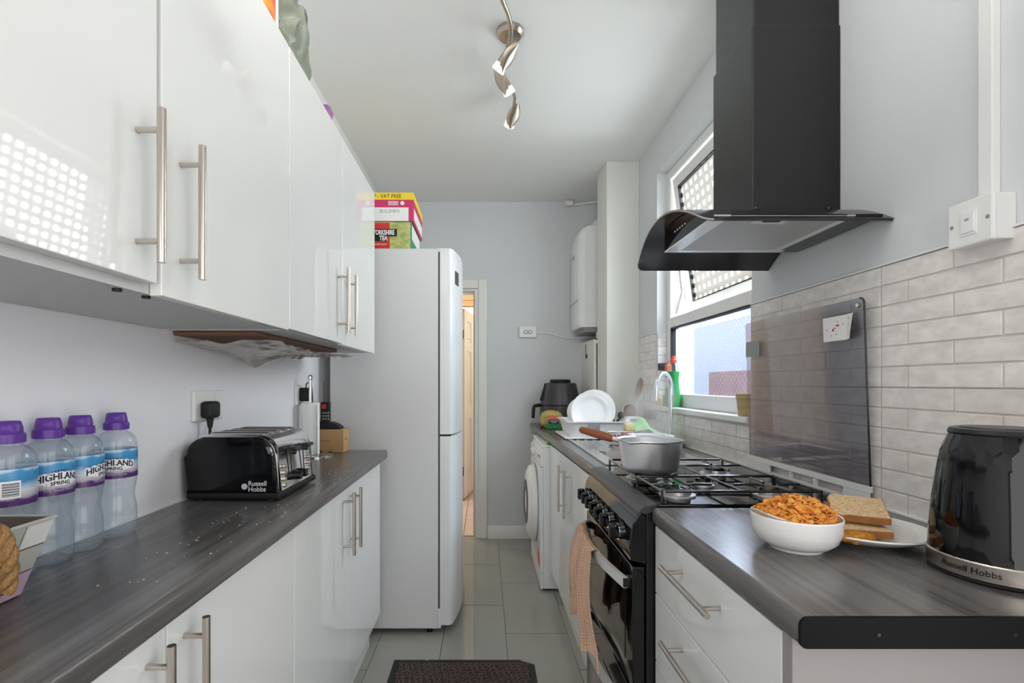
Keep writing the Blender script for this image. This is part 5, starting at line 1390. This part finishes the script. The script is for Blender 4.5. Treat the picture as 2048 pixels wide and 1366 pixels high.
for (x, y, z, r, dx) in ((0.755, 2.96, 1.035, 0.016, -0.012), (0.80, 2.90, 1.02, 0.020, 0.02)):
    b = nb(); tube(b, [(x-dx*3, y, z-0.10), (x-dx, y, z-0.03), (x, y, z-0.012)], 0.006, 8); lathe(b, [(0, -0.9*r), (0.75*r, -0.6*r), (r, 0), (0.75*r, 0.9*r), (0, 1.3*r)], x, y, z, 16, sy=0.5)
    obj('utensil', b, 'black_satin', cu_, sharp=60)
ws = thing('wooden_spoon', 'wooden spoon leaning on brick tiles behind dish rack', 'spoon', (0.92, 2.97, 0.92))
b = nb(); tube(b, [(0.868, 2.955, 0.93), (0.895, 2.965, 1.09), (0.915, 2.975, 1.135), (0.927, 2.98, 1.165), (0.938, 2.985, 1.20), (0.945, 2.988, 1.23), (0.949, 2.99, 1.243)], [0.006, 0.008, 0.014, 0.018, 0.020, 0.015, 0.004], 14, flat=0.55); obj('spoon', b, 'wood_spoon', ws, sharp=60)
sv = thing('sieve', 'grey wire sieve behind the glass jar', 'sieve', (0.87, 2.93, 0.95))
b = nb(); sc = Vector((0.862, 2.93, 1.045))
tube(b, [sc+Vector((0.042*math.cos(a), 0.006*math.sin(a), 0.046*math.sin(a))) for a in [2*PI*i/28 for i in range(29)]], 0.004, 8); obj('ring', b, 'steel', sv, sharp=60)
b = nb(); lathe(b, [(0.0, 0.03), (0.02, 0.026), (0.034, 0.014), (0.041, 0)], 0, 0, 0, 24); bmesh.ops.rotate(b, verts=b.verts, cent=(0, 0, 0), matrix=Matrix.Rotation(-PI/2, 3, 'X')); bmesh.ops.translate(b, verts=b.verts, vec=sc); obj('mesh', b, 'mesh_grey' if 'mesh_grey' in M else 'wood_spoon', sv)
b = nb(); tube(b, [sc+Vector((0, 0, -0.046)), sc+Vector((-0.01, 0, -0.13))], 0.005, 8); obj('handle', b, 'steel', sv)
jr = thing('glass_jar', 'clear glass tumbler upside down right of the dish rack', 'glass', (0.845, 2.86, 0.95))
b = nb(); lathe(b, [(0.036, 0.0), (0.036, 0.10), (0.032, 0.105), (0, 0.105)], 0.828, 2.84, 0.935, 28); obj('tumbler', b, 'clear_glass', jr, fixn=False)
cbx2 = thing('food_tub', 'white food tub with black lettering at right end of dish rack', 'tub', (0.80, 2.74, 0.95))
b = nb(); hexa(b, [(0.765, 2.735, 0.985), (0.868, 2.735, 0.985), (0.862, 2.80, 0.985), (0.775, 2.80, 0.985), (0.792, 2.738, 1.024), (0.862, 2.738, 1.024), (0.856, 2.80, 1.024), (0.795, 2.80, 1.024)], 0.002); obj('tub', b, 'white_plastic', cbx2)
b = nb(); text(b, 'DNKTI', 0.022, lambda x, y: (0.832+x*0.8, 2.7345+0.0+(0.00), 1.006+y)); obj('lettering', b, 'black_print', cbx2)
b = nb(); tub(b, 0.70, 0.878, 2.275, 2.42, 0.9045, 0.966, 0.015, 0.006, 0.03)
tag(obj('washing_up_bowl', b, 'bowl_lilac' if 'bowl_lilac' in M else 'white_plastic'), 'white plastic washing up bowl on the drainer behind saucepan', 'bowl')
def clothfn(u, v):
    x = 0.765+0.16*u; y = 2.505+0.10*v
    h = 0.062*math.exp(-((u-0.30)/0.26)**2-((v-0.5)/0.5)**2)+0.02*(1-u)*math.sin(PI*v)+0.004*math.sin(17*u+5*v)+0.003*math.sin(23*v)
    return (x, y, 0.955+h-0.03*max(0, u-0.7))
b = nb(); grid(b, 30, 16, clothfn); thicken(b, 0.003)
tag(obj('green_cloth', b, 'green_cloth', sharp=60), 'bright green dishcloth heaped behind the washing up bowl', 'cloth')
b = nb(); box(b, 0.718, 0.765, 2.52, 2.56, 0.965, 1.005, 0.006); o = tag(obj('pale_sponge', b, 'pale_sponge'), 'pale yellow sponge beside the green dishcloth', 'sponge')
for (x, y, lab, mm) in ((0.650, 2.47, 'white pot with red patch left of the washing up bowl', 'red'), (0.712, 2.465, 'pale pink printed pot beside the white pot on the drainer', 'pink')):
    t = thing('dessert_pot', lab, 'pot', (x, y, 0.904))
    b = nb(); lathe(b, [(0, 0), (0.026, 0), (0.028, 0.003), (0.033, 0.062), (0.035, 0.065), (0.032, 0.064), (0.027, 0.005), (0, 0.005)], x, y, 0.9037, 28); obj('cup', b, 'white_plastic' if mm == 'red' else 'pink_pot', t, sharp=50)
    b = nb()
    for a0 in ((-2.2, -1.4) if mm == 'red' else (-2.0, -1.5)):
        for i in range(6):
            a = a0+0.5*i/5
        pr_ = None
        for i in range(6):
            a = a0+0.55*i/5; rr0, rr1 = 0.0312, 0.0328
            p = b.verts.new((x+rr0*math.cos(a), y+rr0*math.sin(a), 0.9037+0.032)); q = b.verts.new((x+rr1*math.cos(a), y+rr1*math.sin(a), 0.9037+0.052))
            if pr_: b.faces.new((pr_[0], p, q, pr_[1]))
            pr_ = (p, q)
    obj('print', b, 'red_print', t)

# air fryer and bread in the corner
af = thing('air_fryer', 'dark grey air fryer in the corner below the boiler', 'air fryer', (0.56, 3.68, 0.90))
AX, AY = 0.56, 3.67
obj('body', lathe(nb(), [(0, 0.006), (0.135, 0.006), (0.150, 0.02), (0.152, 0.10), (0.150, 0.15), (0.142, 0.20), (0.118, 0.308), (0.112, 0.314), (0, 0.316)], AX, AY, 0.90, 48), 'fryer_grey' if 'fryer_grey' in M else 'dark_grey', af, sharp=40)
obj('top_vent', lathe(nb(), [(0.075, 0.314), (0.078, 0.335), (0.072, 0.34), (0, 0.338)], AX, AY, 0.90, 36), 'black_satin', af)
obj('drawer_seam', lathe(nb(), [(0.1515, 0.148), (0.153, 0.150), (0.153, 0.154), (0.150, 0.156)], AX, AY, 0.90, 48), 'black_matt', af)
b = nb(); tube(b, smoothpath([(AX-0.148, AY-0.02, 1.05), (AX-0.175, AY-0.03, 1.048), (AX-0.198, AY-0.04, 1.04), (AX-0.204, AY-0.04, 1.0), (AX-0.206, AY-0.04, 0.955)], 5), 0.013, 10, flat=0.8); obj('drawer_handle', b, 'black_satin', af, sharp=60)
b = nb(); tube(b, [(AX-0.110, AY-0.03, 1.205), (AX-0.128, AY-0.035, 1.15), (AX-0.148, AY-0.04, 1.085)], 0.010, 8); obj('side_trim', b, 'black_matt', af)
bg = thing('bread_loaf', 'wrapped loaf of bread with green and purple print in front of air fryer', 'bread', (0.46, 3.40, 0.90))
def loaf(u, v):
    a = 2*PI*u; t = v
    s = math.sin(PI*min(max(t, 0.0), 1))**0.35 if 0 < t < 1 else 0
    rx, rz = 0.078*s, 0.062*s
    x = 0.462+rx*math.copysign(abs(math.cos(a))**0.75, math.cos(a)); z = 0.9635+rz*math.copysign(abs(math.sin(a))**0.8, math.sin(a))
    return (x+0.003*math.sin(9*a+14*t), 3.33+0.18*t, max(0.901, z+0.002*math.sin(13*a)))
b = nb(); grid(b, 40, 16, loaf); bmesh.ops.remove_doubles(b, verts=b.verts, dist=0.0003); obj('wrapper', b, 'bread_bag', bg, sharp=60)
def onloaf(bm, cx, cz, w2, h2, yy=3.329, n=10):
    pts = [bm.verts.new((0.462+cx+w2*math.cos(2*PI*i/n), yy, 0.9635+cz+h2*math.sin(2*PI*i/n))) for i in range(n)]; bm.faces.new(pts)
b = nb(); prism(b, [(0.412, 0.905), (0.512, 0.905), (0.520, 0.93), (0.50, 0.945), (0.424, 0.945), (0.404, 0.93)], 3.326, 3.332, 'y'); obj('green_band', b, 'leaf_fresh', bg)
b = nb(); prism(b, rrect(0.428, 0.500, 0.938, 0.968, 0.010), 3.322, 3.331, 'y'); o = obj('badge', b, 'maroon' if 'maroon' in M else 'navy_print', bg)
b = nb(); text(b, 'OLDE FARM', 0.011, lambda x, y: (0.464+x, 3.3215, 0.957+y)); text(b, 'SLICED', 0.010, lambda x, y: (0.464+x, 3.3215, 0.947+y)); obj('lettering', b, 'white_print', o)
b = nb(); prism(b, rrect(0.422, 0.505, 0.966, 0.996, 0.010), 3.325, 3.332, 'y'); o = obj('orange_panel', b, 'orange_light' if 'orange_light' in M else 'orange_print', bg)
b = nb(); text(b, 'WHOLE', 0.02, lambda x, y: (0.4635+x, 3.3245, 0.981+y)); obj('lettering', b, 'board_wood', o)

# ------------------------------------------------------------------ breakfast and kettle on near right worktop
bw = thing('cereal_bowl', 'white ceramic bowl heaped with cereal on near right worktop', 'bowl', (0.592, 0.945, 0.90))
CX_, CY_ = 0.586, 0.930
b = nb(); lathe(b, [(0, 0.0), (0.044, 0.0), (0.046, 0.003), (0.046, 0.005), (0.056, 0.009), (0.068, 0.020), (0.0745, 0.038), (0.0760, 0.062), (0.0750, 0.0645), (0.0730, 0.063), (0.0710, 0.040), (0.064, 0.024), (0.05, 0.012), (0, 0.010)], CX_, CY_, 0.9003, 64); obj('bowl', b, 'ceramic', bw, sharp=50)
b = nb(); R = random.Random(3)
def flake(c, r, nrm):
    nrm = Vector(nrm).normalized(); a, d = basis(nrm); k = R.uniform(-0.35, 0.35); el = R.uniform(0.6, 1.0); ph = R.uniform(0, 6.28)
    a, d = a*math.cos(ph)+d*math.sin(ph), d*math.cos(ph)-a*math.sin(ph)
    N = 8; top = []; bot = []
    for i in range(N):
        an = 2*PI*i/N; rr = r*R.uniform(0.82, 1.1); px, py = rr*math.cos(an), rr*el*math.sin(an)
        p = c+a*px+d*py+nrm*(k*px*px/r*1.6+0.15*R.uniform(-1, 1)*r); top.append(b.verts.new(p)); bot.append(b.verts.new(p-nrm*0.0014))
    ct = b.verts.new(c+nrm*R.uniform(-0.1, 0.2)*r); cb_ = b.verts.new(c-nrm*0.0014)
    for i in range(N):
        j = (i+1) % N; b.faces.new((top[i], top[j], ct)); b.faces.new((bot[j], bot[i], cb_)); b.faces.new((bot[i], bot[j], top[j], top[i]))
for i in range(420):
    a = R.uniform(0, 2*PI); q = math.sqrt(R.random())*0.066
    h = 0.060+0.036*(1-(q/0.072)**2)-R.uniform(0, 0.009)
    flake(Vector((CX_+q*math.cos(a), CY_+q*math.sin(a), 0.90+h)), R.uniform(0.006, 0.0105), (R.gauss(0, 0.6)+q*5*math.cos(a), R.gauss(0, 0.6)+q*5*math.sin(a), 1.0))
tag(obj('cornflakes', b, 'flake', fixn=False, sharp=50), 'golden cornflakes heaped in white bowl', 'cereal', kind='stuff')
b = nb(); lathe(b, [(0.0, 0.086), (0.03, 0.08), (0.050, 0.067), (0.069, 0.050)], CX_, CY_, 0.90, 24)
obj('cereal_base', b, 'flake', bw)
tag(obj('spoon', tube(nb(), smoothpath([(CX_-0.084, CY_-0.002, 0.974), (CX_-0.068, CY_-0.030, 0.968), (CX_-0.048, CY_-0.050, 0.963), (CX_-0.028, CY_-0.055, 0.956)], 5), 0.0035, 8, flat=0.5), 'steel'), 'metal spoon handle resting over rim of cereal bowl', 'spoon')
pl_ = plate_obj('plate', 'white plate with bread behind the cereal bowl', 0.755, 0.992, 0.9003, 0.118, 0)
def slice_(label, cx, cy, cz, yaw, pitch, roll, sc=1.0):
    t = thing('bread_slice', label, 'bread', (0, 0, 0), 'toast on the white plate')
    out = [(-0.050, -0.045), (0.050, -0.045), (0.052, 0.0), (0.050, 0.022), (0.056, 0.034), (0.050, 0.046), (0.03, 0.052), (0, 0.050), (-0.03, 0.052), (-0.050, 0.046), (-0.056, 0.034), (-0.050, 0.022), (-0.052, 0.0)]
    out = [(x*sc, y*sc) for x, y in out]
    b = nb(); prism(b, [(x*0.965, y*0.965) for x, y in out], -0.0003, 0.0143, 'z'); bmesh.ops.triangulate(b, faces=[f for f in b.faces if len(f.verts) > 4]); obj('crumb', b, 'crumb', t)
    b = nb(); n = len(out)
    I = [[b.verts.new((x*k, y*k, z)) for x, y in out] for k, z in ((0.96, 0), (1.0, 0.001), (1.0, 0.013), (0.96, 0.014))]
    for A, B in zip(I[:-1], I[1:]):
        for i in range(n):
            j = (i+1) % n; b.faces.new((A[i], A[j], B[j], B[i]))
    obj('crust', b, 'crust', t)
    t.location = (cx, cy, cz); t.rotation_euler = (pitch, roll, yaw); return t
slice_('brown bread slice lying under another slice on white plate', 0.752, 1.000, 0.915, math.radians(72), 0.0, -0.06)
slice_('brown bread slice leaning on top of another on white plate', 0.772, 1.018, 0.944, math.radians(60), 0.0, -0.20)
b = nb(); lathe(b, [(0, 0), (0.030, 0.002), (0.036, 0.009), (0.034, 0.016), (0.02, 0.020), (0, 0.021)], 0, 0, 0, 28, sy=0.55)
for v in b.verts: v.co.z += 0.0015*math.sin(190*v.co.x+60*v.co.y)
o = tag(obj('hash_brown', b, 'hash_brown', origin=(0, 0, 0), sharp=60), 'golden hash brown at front of white plate', 'hash brown'); o.location = (0.693, 0.925, 0.912); o.rotation_euler = (0.03, 0, math.radians(-8))

kt = thing('kettle', 'black honeycomb textured kettle with steel base band, right frame edge', 'kettle', (0.838, 0.80, 0.90))
KX, KY = 0.838, 0.800
def kr_(z):
    t = (z-0.935)/(1.128-0.935); t = min(max(t, 0), 1)
    return 0.090-0.006*t-0.016*t*t-0.006*max(0, t-0.85)/0.15
b = nb(); N = 24; rows = 6; z0, z1 = 0.930, 1.130; pitch_ = (z1-z0)/(rows-0.5); cap_ = pitch_*0.30
cache = {}
def kv(a, z):
    z = min(max(z, z0), z1); key = (round((a % (2*PI))*1000) % 6283, round(z*1e5))
    if key not in cache:
        r = kr_(z); cache[key] = b.verts.new((KX+r*math.cos(a), KY+r*math.sin(a), z))
    return cache[key]
for j in range(-1, rows+1):
    zc = z0+pitch_*j+pitch_*0.25
    for i in range(N):
        ac = 2*PI*(i+0.5*(j % 2))/N; hw = PI/N; hh = pitch_/2
        raw = [(ac, zc+hh+cap_/2), (ac-hw, zc+hh-cap_/2), (ac-hw, zc-hh+cap_/2), (ac, zc-hh-cap_/2), (ac+hw, zc-hh+cap_/2), (ac+hw, zc+hh-cap_/2)]
        vs = []
        for a, z in raw:
            v = kv(a, z)
            if v not in vs: vs.append(v)
        if len(vs) >= 3 and max(z for a, z in raw) > z0+1e-4 and min(z for a, z in raw) < z1-1e-4:
            try:
                f = b.faces.new(vs)
                # dish each facet a little so it catches its own highlight
                ce = sum((v.co for v in vs), Vector())/len(vs); d = Vector((ce.x-KX, ce.y-KY, 0)).normalized()
                cv = b.verts.new(ce-d*0.0004); b.faces.remove(f)
                for q in range(len(vs)): b.faces.new((vs[q], vs[(q+1) % len(vs)], cv))
            except ValueError: pass
obj('body', b, 'black_gloss', kt, sharp=9)
obj('base_band', lathe(nb(), [(0.086, 0.906), (0.0905, 0.908), (0.0915, 0.932), (0.0895, 0.934), (0.080, 0.934)], KX, KY, 0, 56), 'steel', kt)
obj('power_base', lathe(nb(), [(0, 0.9005), (0.088, 0.9005), (0.090, 0.904), (0.087, 0.907), (0, 0.907)], KX, KY, 0, 48), 'black_matt', kt)
obj('shoulder', lathe(nb(), [(0.0635, 1.127), (0.0645, 1.130), (0.062, 1.136), (0.056, 1.138), (0.05, 1.1375)], KX, KY, 0, 48), 'black_satin', kt)
obj('lid', lathe(nb(), [(0.054, 1.134), (0.050, 1.139), (0.02, 1.1405), (0, 1.141)], KX, KY, 0, 40), 'black_satin', kt)
b = nb(); tube(b, smoothpath([(KX+0.02, KY-0.055, 1.125), (KX+0.035, KY-0.10, 1.135), (KX+0.04, KY-0.125, 1.10), (KX+0.04, KY-0.128, 1.03), (KX+0.035, KY-0.115, 0.97), (KX+0.028, KY-0.088, 0.95)], 6), 0.012, 12); obj('handle', b, 'black_satin', kt, sharp=60)
b = nb(); prism(b, [(KX+0.02, KY+0.055), (KX+0.055, KY+0.075), (KX+0.055, KY+0.03)], 1.10, 1.134, 'z'); obj('spout', b, 'black_gloss', kt)
b = nb(); ar = 0.0922
text(b, 'Russell Hobbs', 0.0135, lambda x, y: (KX+ar*math.cos(-2.78+x/ar), KY+ar*math.sin(-2.78+x/ar), 0.920+y)); obj('lettering', b, 'black_print', kt)
obj('cord', tube(nb(), smoothpath([(0.90, 0.885, 0.905), (0.935, 0.93, 0.904), (0.950, 0.985, 0.904), (0.925, 1.005, 0.904), (0.885, 0.985, 0.904), (0.872, 0.945, 0.905), (0.862, 0.895, 0.904)], 8), 0.0036, 8), 'black_matt', kt, sharp=60)
b = nb()
for i in range(16):
    x, y = rnd.uniform(0.44, 0.58), rnd.uniform(0.82, 1.2); r = rnd.uniform(0.0004, 0.0008)
    box(b, x-r, x+r*1.6, y-r, y+r, 0.9, 0.9+r*0.8)
tag(obj('toast_crumbs', b, 'crust'), 'dark crumbs scattered in front of cereal bowl on right worktop', 'crumbs', kind='stuff')

# ------------------------------------------------------------------ doormat
dm = thing('doormat', 'brown ribbed doormat with black rubber border on tiled floor', 'mat', (-0.09, 1.85, 0))
mx0, mx1, my0, my1 = -0.395, 0.212, 1.30, 2.148
poly = [(mx0, my0), (mx1, my0), (mx1, my1-0.035), (mx1-0.045, my1-0.012), (mx1-0.06, my1), (mx0+0.15, my1), (mx0+0.143, my1-0.008), (mx0+0.136, my1), (mx0, my1)]
obj('rubber_backing', prism(nb(), poly, 0.0005, 0.005, 'z'), 'rubber', dm)
b = nb()
def pf_(u, v):
    x = mx0+0.028+(mx1-mx0-0.056)*u; y = my0+0.028+(my1-my0-0.056)*v
    return (x, y, 0.0085+0.002*math.sin(x*420+y*300)*math.sin(y*520))
grid(b, 130, 170, pf_); o = obj('pile', b, 'mat_pile', dm, sharp=80); o['kind'] = 'stuff'

# ------------------------------------------------------------------ ceiling spotlight bar
sl = thing('ceiling_spotlight_bar', 'brushed nickel wavy spotlight bar on white ceiling', 'light', (0.09, 2.0, CEIL))
obj('canopy', lathe(nb(), [(0, 0), (0.055, 0), (0.055, -0.012), (0.045, -0.024), (0.02, -0.028), (0, -0.028)], 0.100, 1.985, CEIL, 32), 'nickel', sl)
obj('stem', cyl(nb(), (0.098, 1.975, CEIL-0.028), (0.096, 1.965, CEIL-0.075), 0.012, seg=16), 'nickel', sl)
barz = CEIL-0.072
obj('arm', tube(nb(), smoothpath([(0.096, 1.965, barz), (0.099, 1.88, barz), (0.085, 1.80, barz), (0.052, 1.70, barz), (0.03, 1.58, barz), (0.05, 1.45, barz)], 8), 0.0085, 12), 'nickel', sl, sharp=60)
obj('arm', tube(nb(), smoothpath([(0.096, 1.965, barz), (0.080, 2.02, barz), (0.078, 2.10, barz), (0.085, 2.17, barz), (0.118, 2.24, barz), (0.138, 2.31, barz), (0.140, 2.38, barz), (0.138, 2.43, barz)], 8), 0.0075, 12), 'nickel', sl, sharp=60)
def head(c, d, lab=None):
    """leaf shaped shade plus bulb, pointing along d"""
    c = Vector(c); d = Vector(d).normalized(); a, e = basis(d)
    b = nb(); cyl(b, c-d*0.01, c+d*0.035, 0.017, 0.022, 18); hh = obj('lamp_holder', b, 'nickel', sl)
    b = nb()
    def lf_(u, v):
        w = 0.032*math.sin(PI*min(0.98, 0.06+u*0.9))**0.8; l = -0.055+0.115*u; s = (v-0.5)*2
        return c+d*l+e*(0.028-0.012*s*s)+a*(w*s)
    grid(b, 12, 8, lf_); thicken(b, 0.002); obj('leaf_shade', b, 'nickel', hh, sharp=60)
    b = nb(); cyl(b, c+d*0.035, c+d*0.062, 0.024, 0.028, 20); cyl(b, c+d*0.062, c+d*0.066, 0.028, 0.024, 20); obj('bulb', b, 'lamp_glass', hh)
mat('lamp_glass', (244, 244, 240), 0.15, emit=((255, 246, 230), 0.25))
for c, d in (((0.085, 1.955, barz-0.045), (-0.45, 0.35, -0.6)), ((0.080, 2.165, barz-0.012), (0.45, 0.35, -0.75)), ((0.137, 2.45, barz-0.006), (-0.25, 0.65, -0.6)), ((0.05, 1.47, barz-0.01), (0.2, -0.5, -0.8))):
    head(c, d)
point('hall_light', (-0.55, 4.5, 2.2), HALL_W, (1.0, 0.93, 0.83), 0.08)
point('hall_light', (-0.3, 6.2, 2.2), HALL_W*1.4, (1.0, 0.93, 0.83), 0.08)
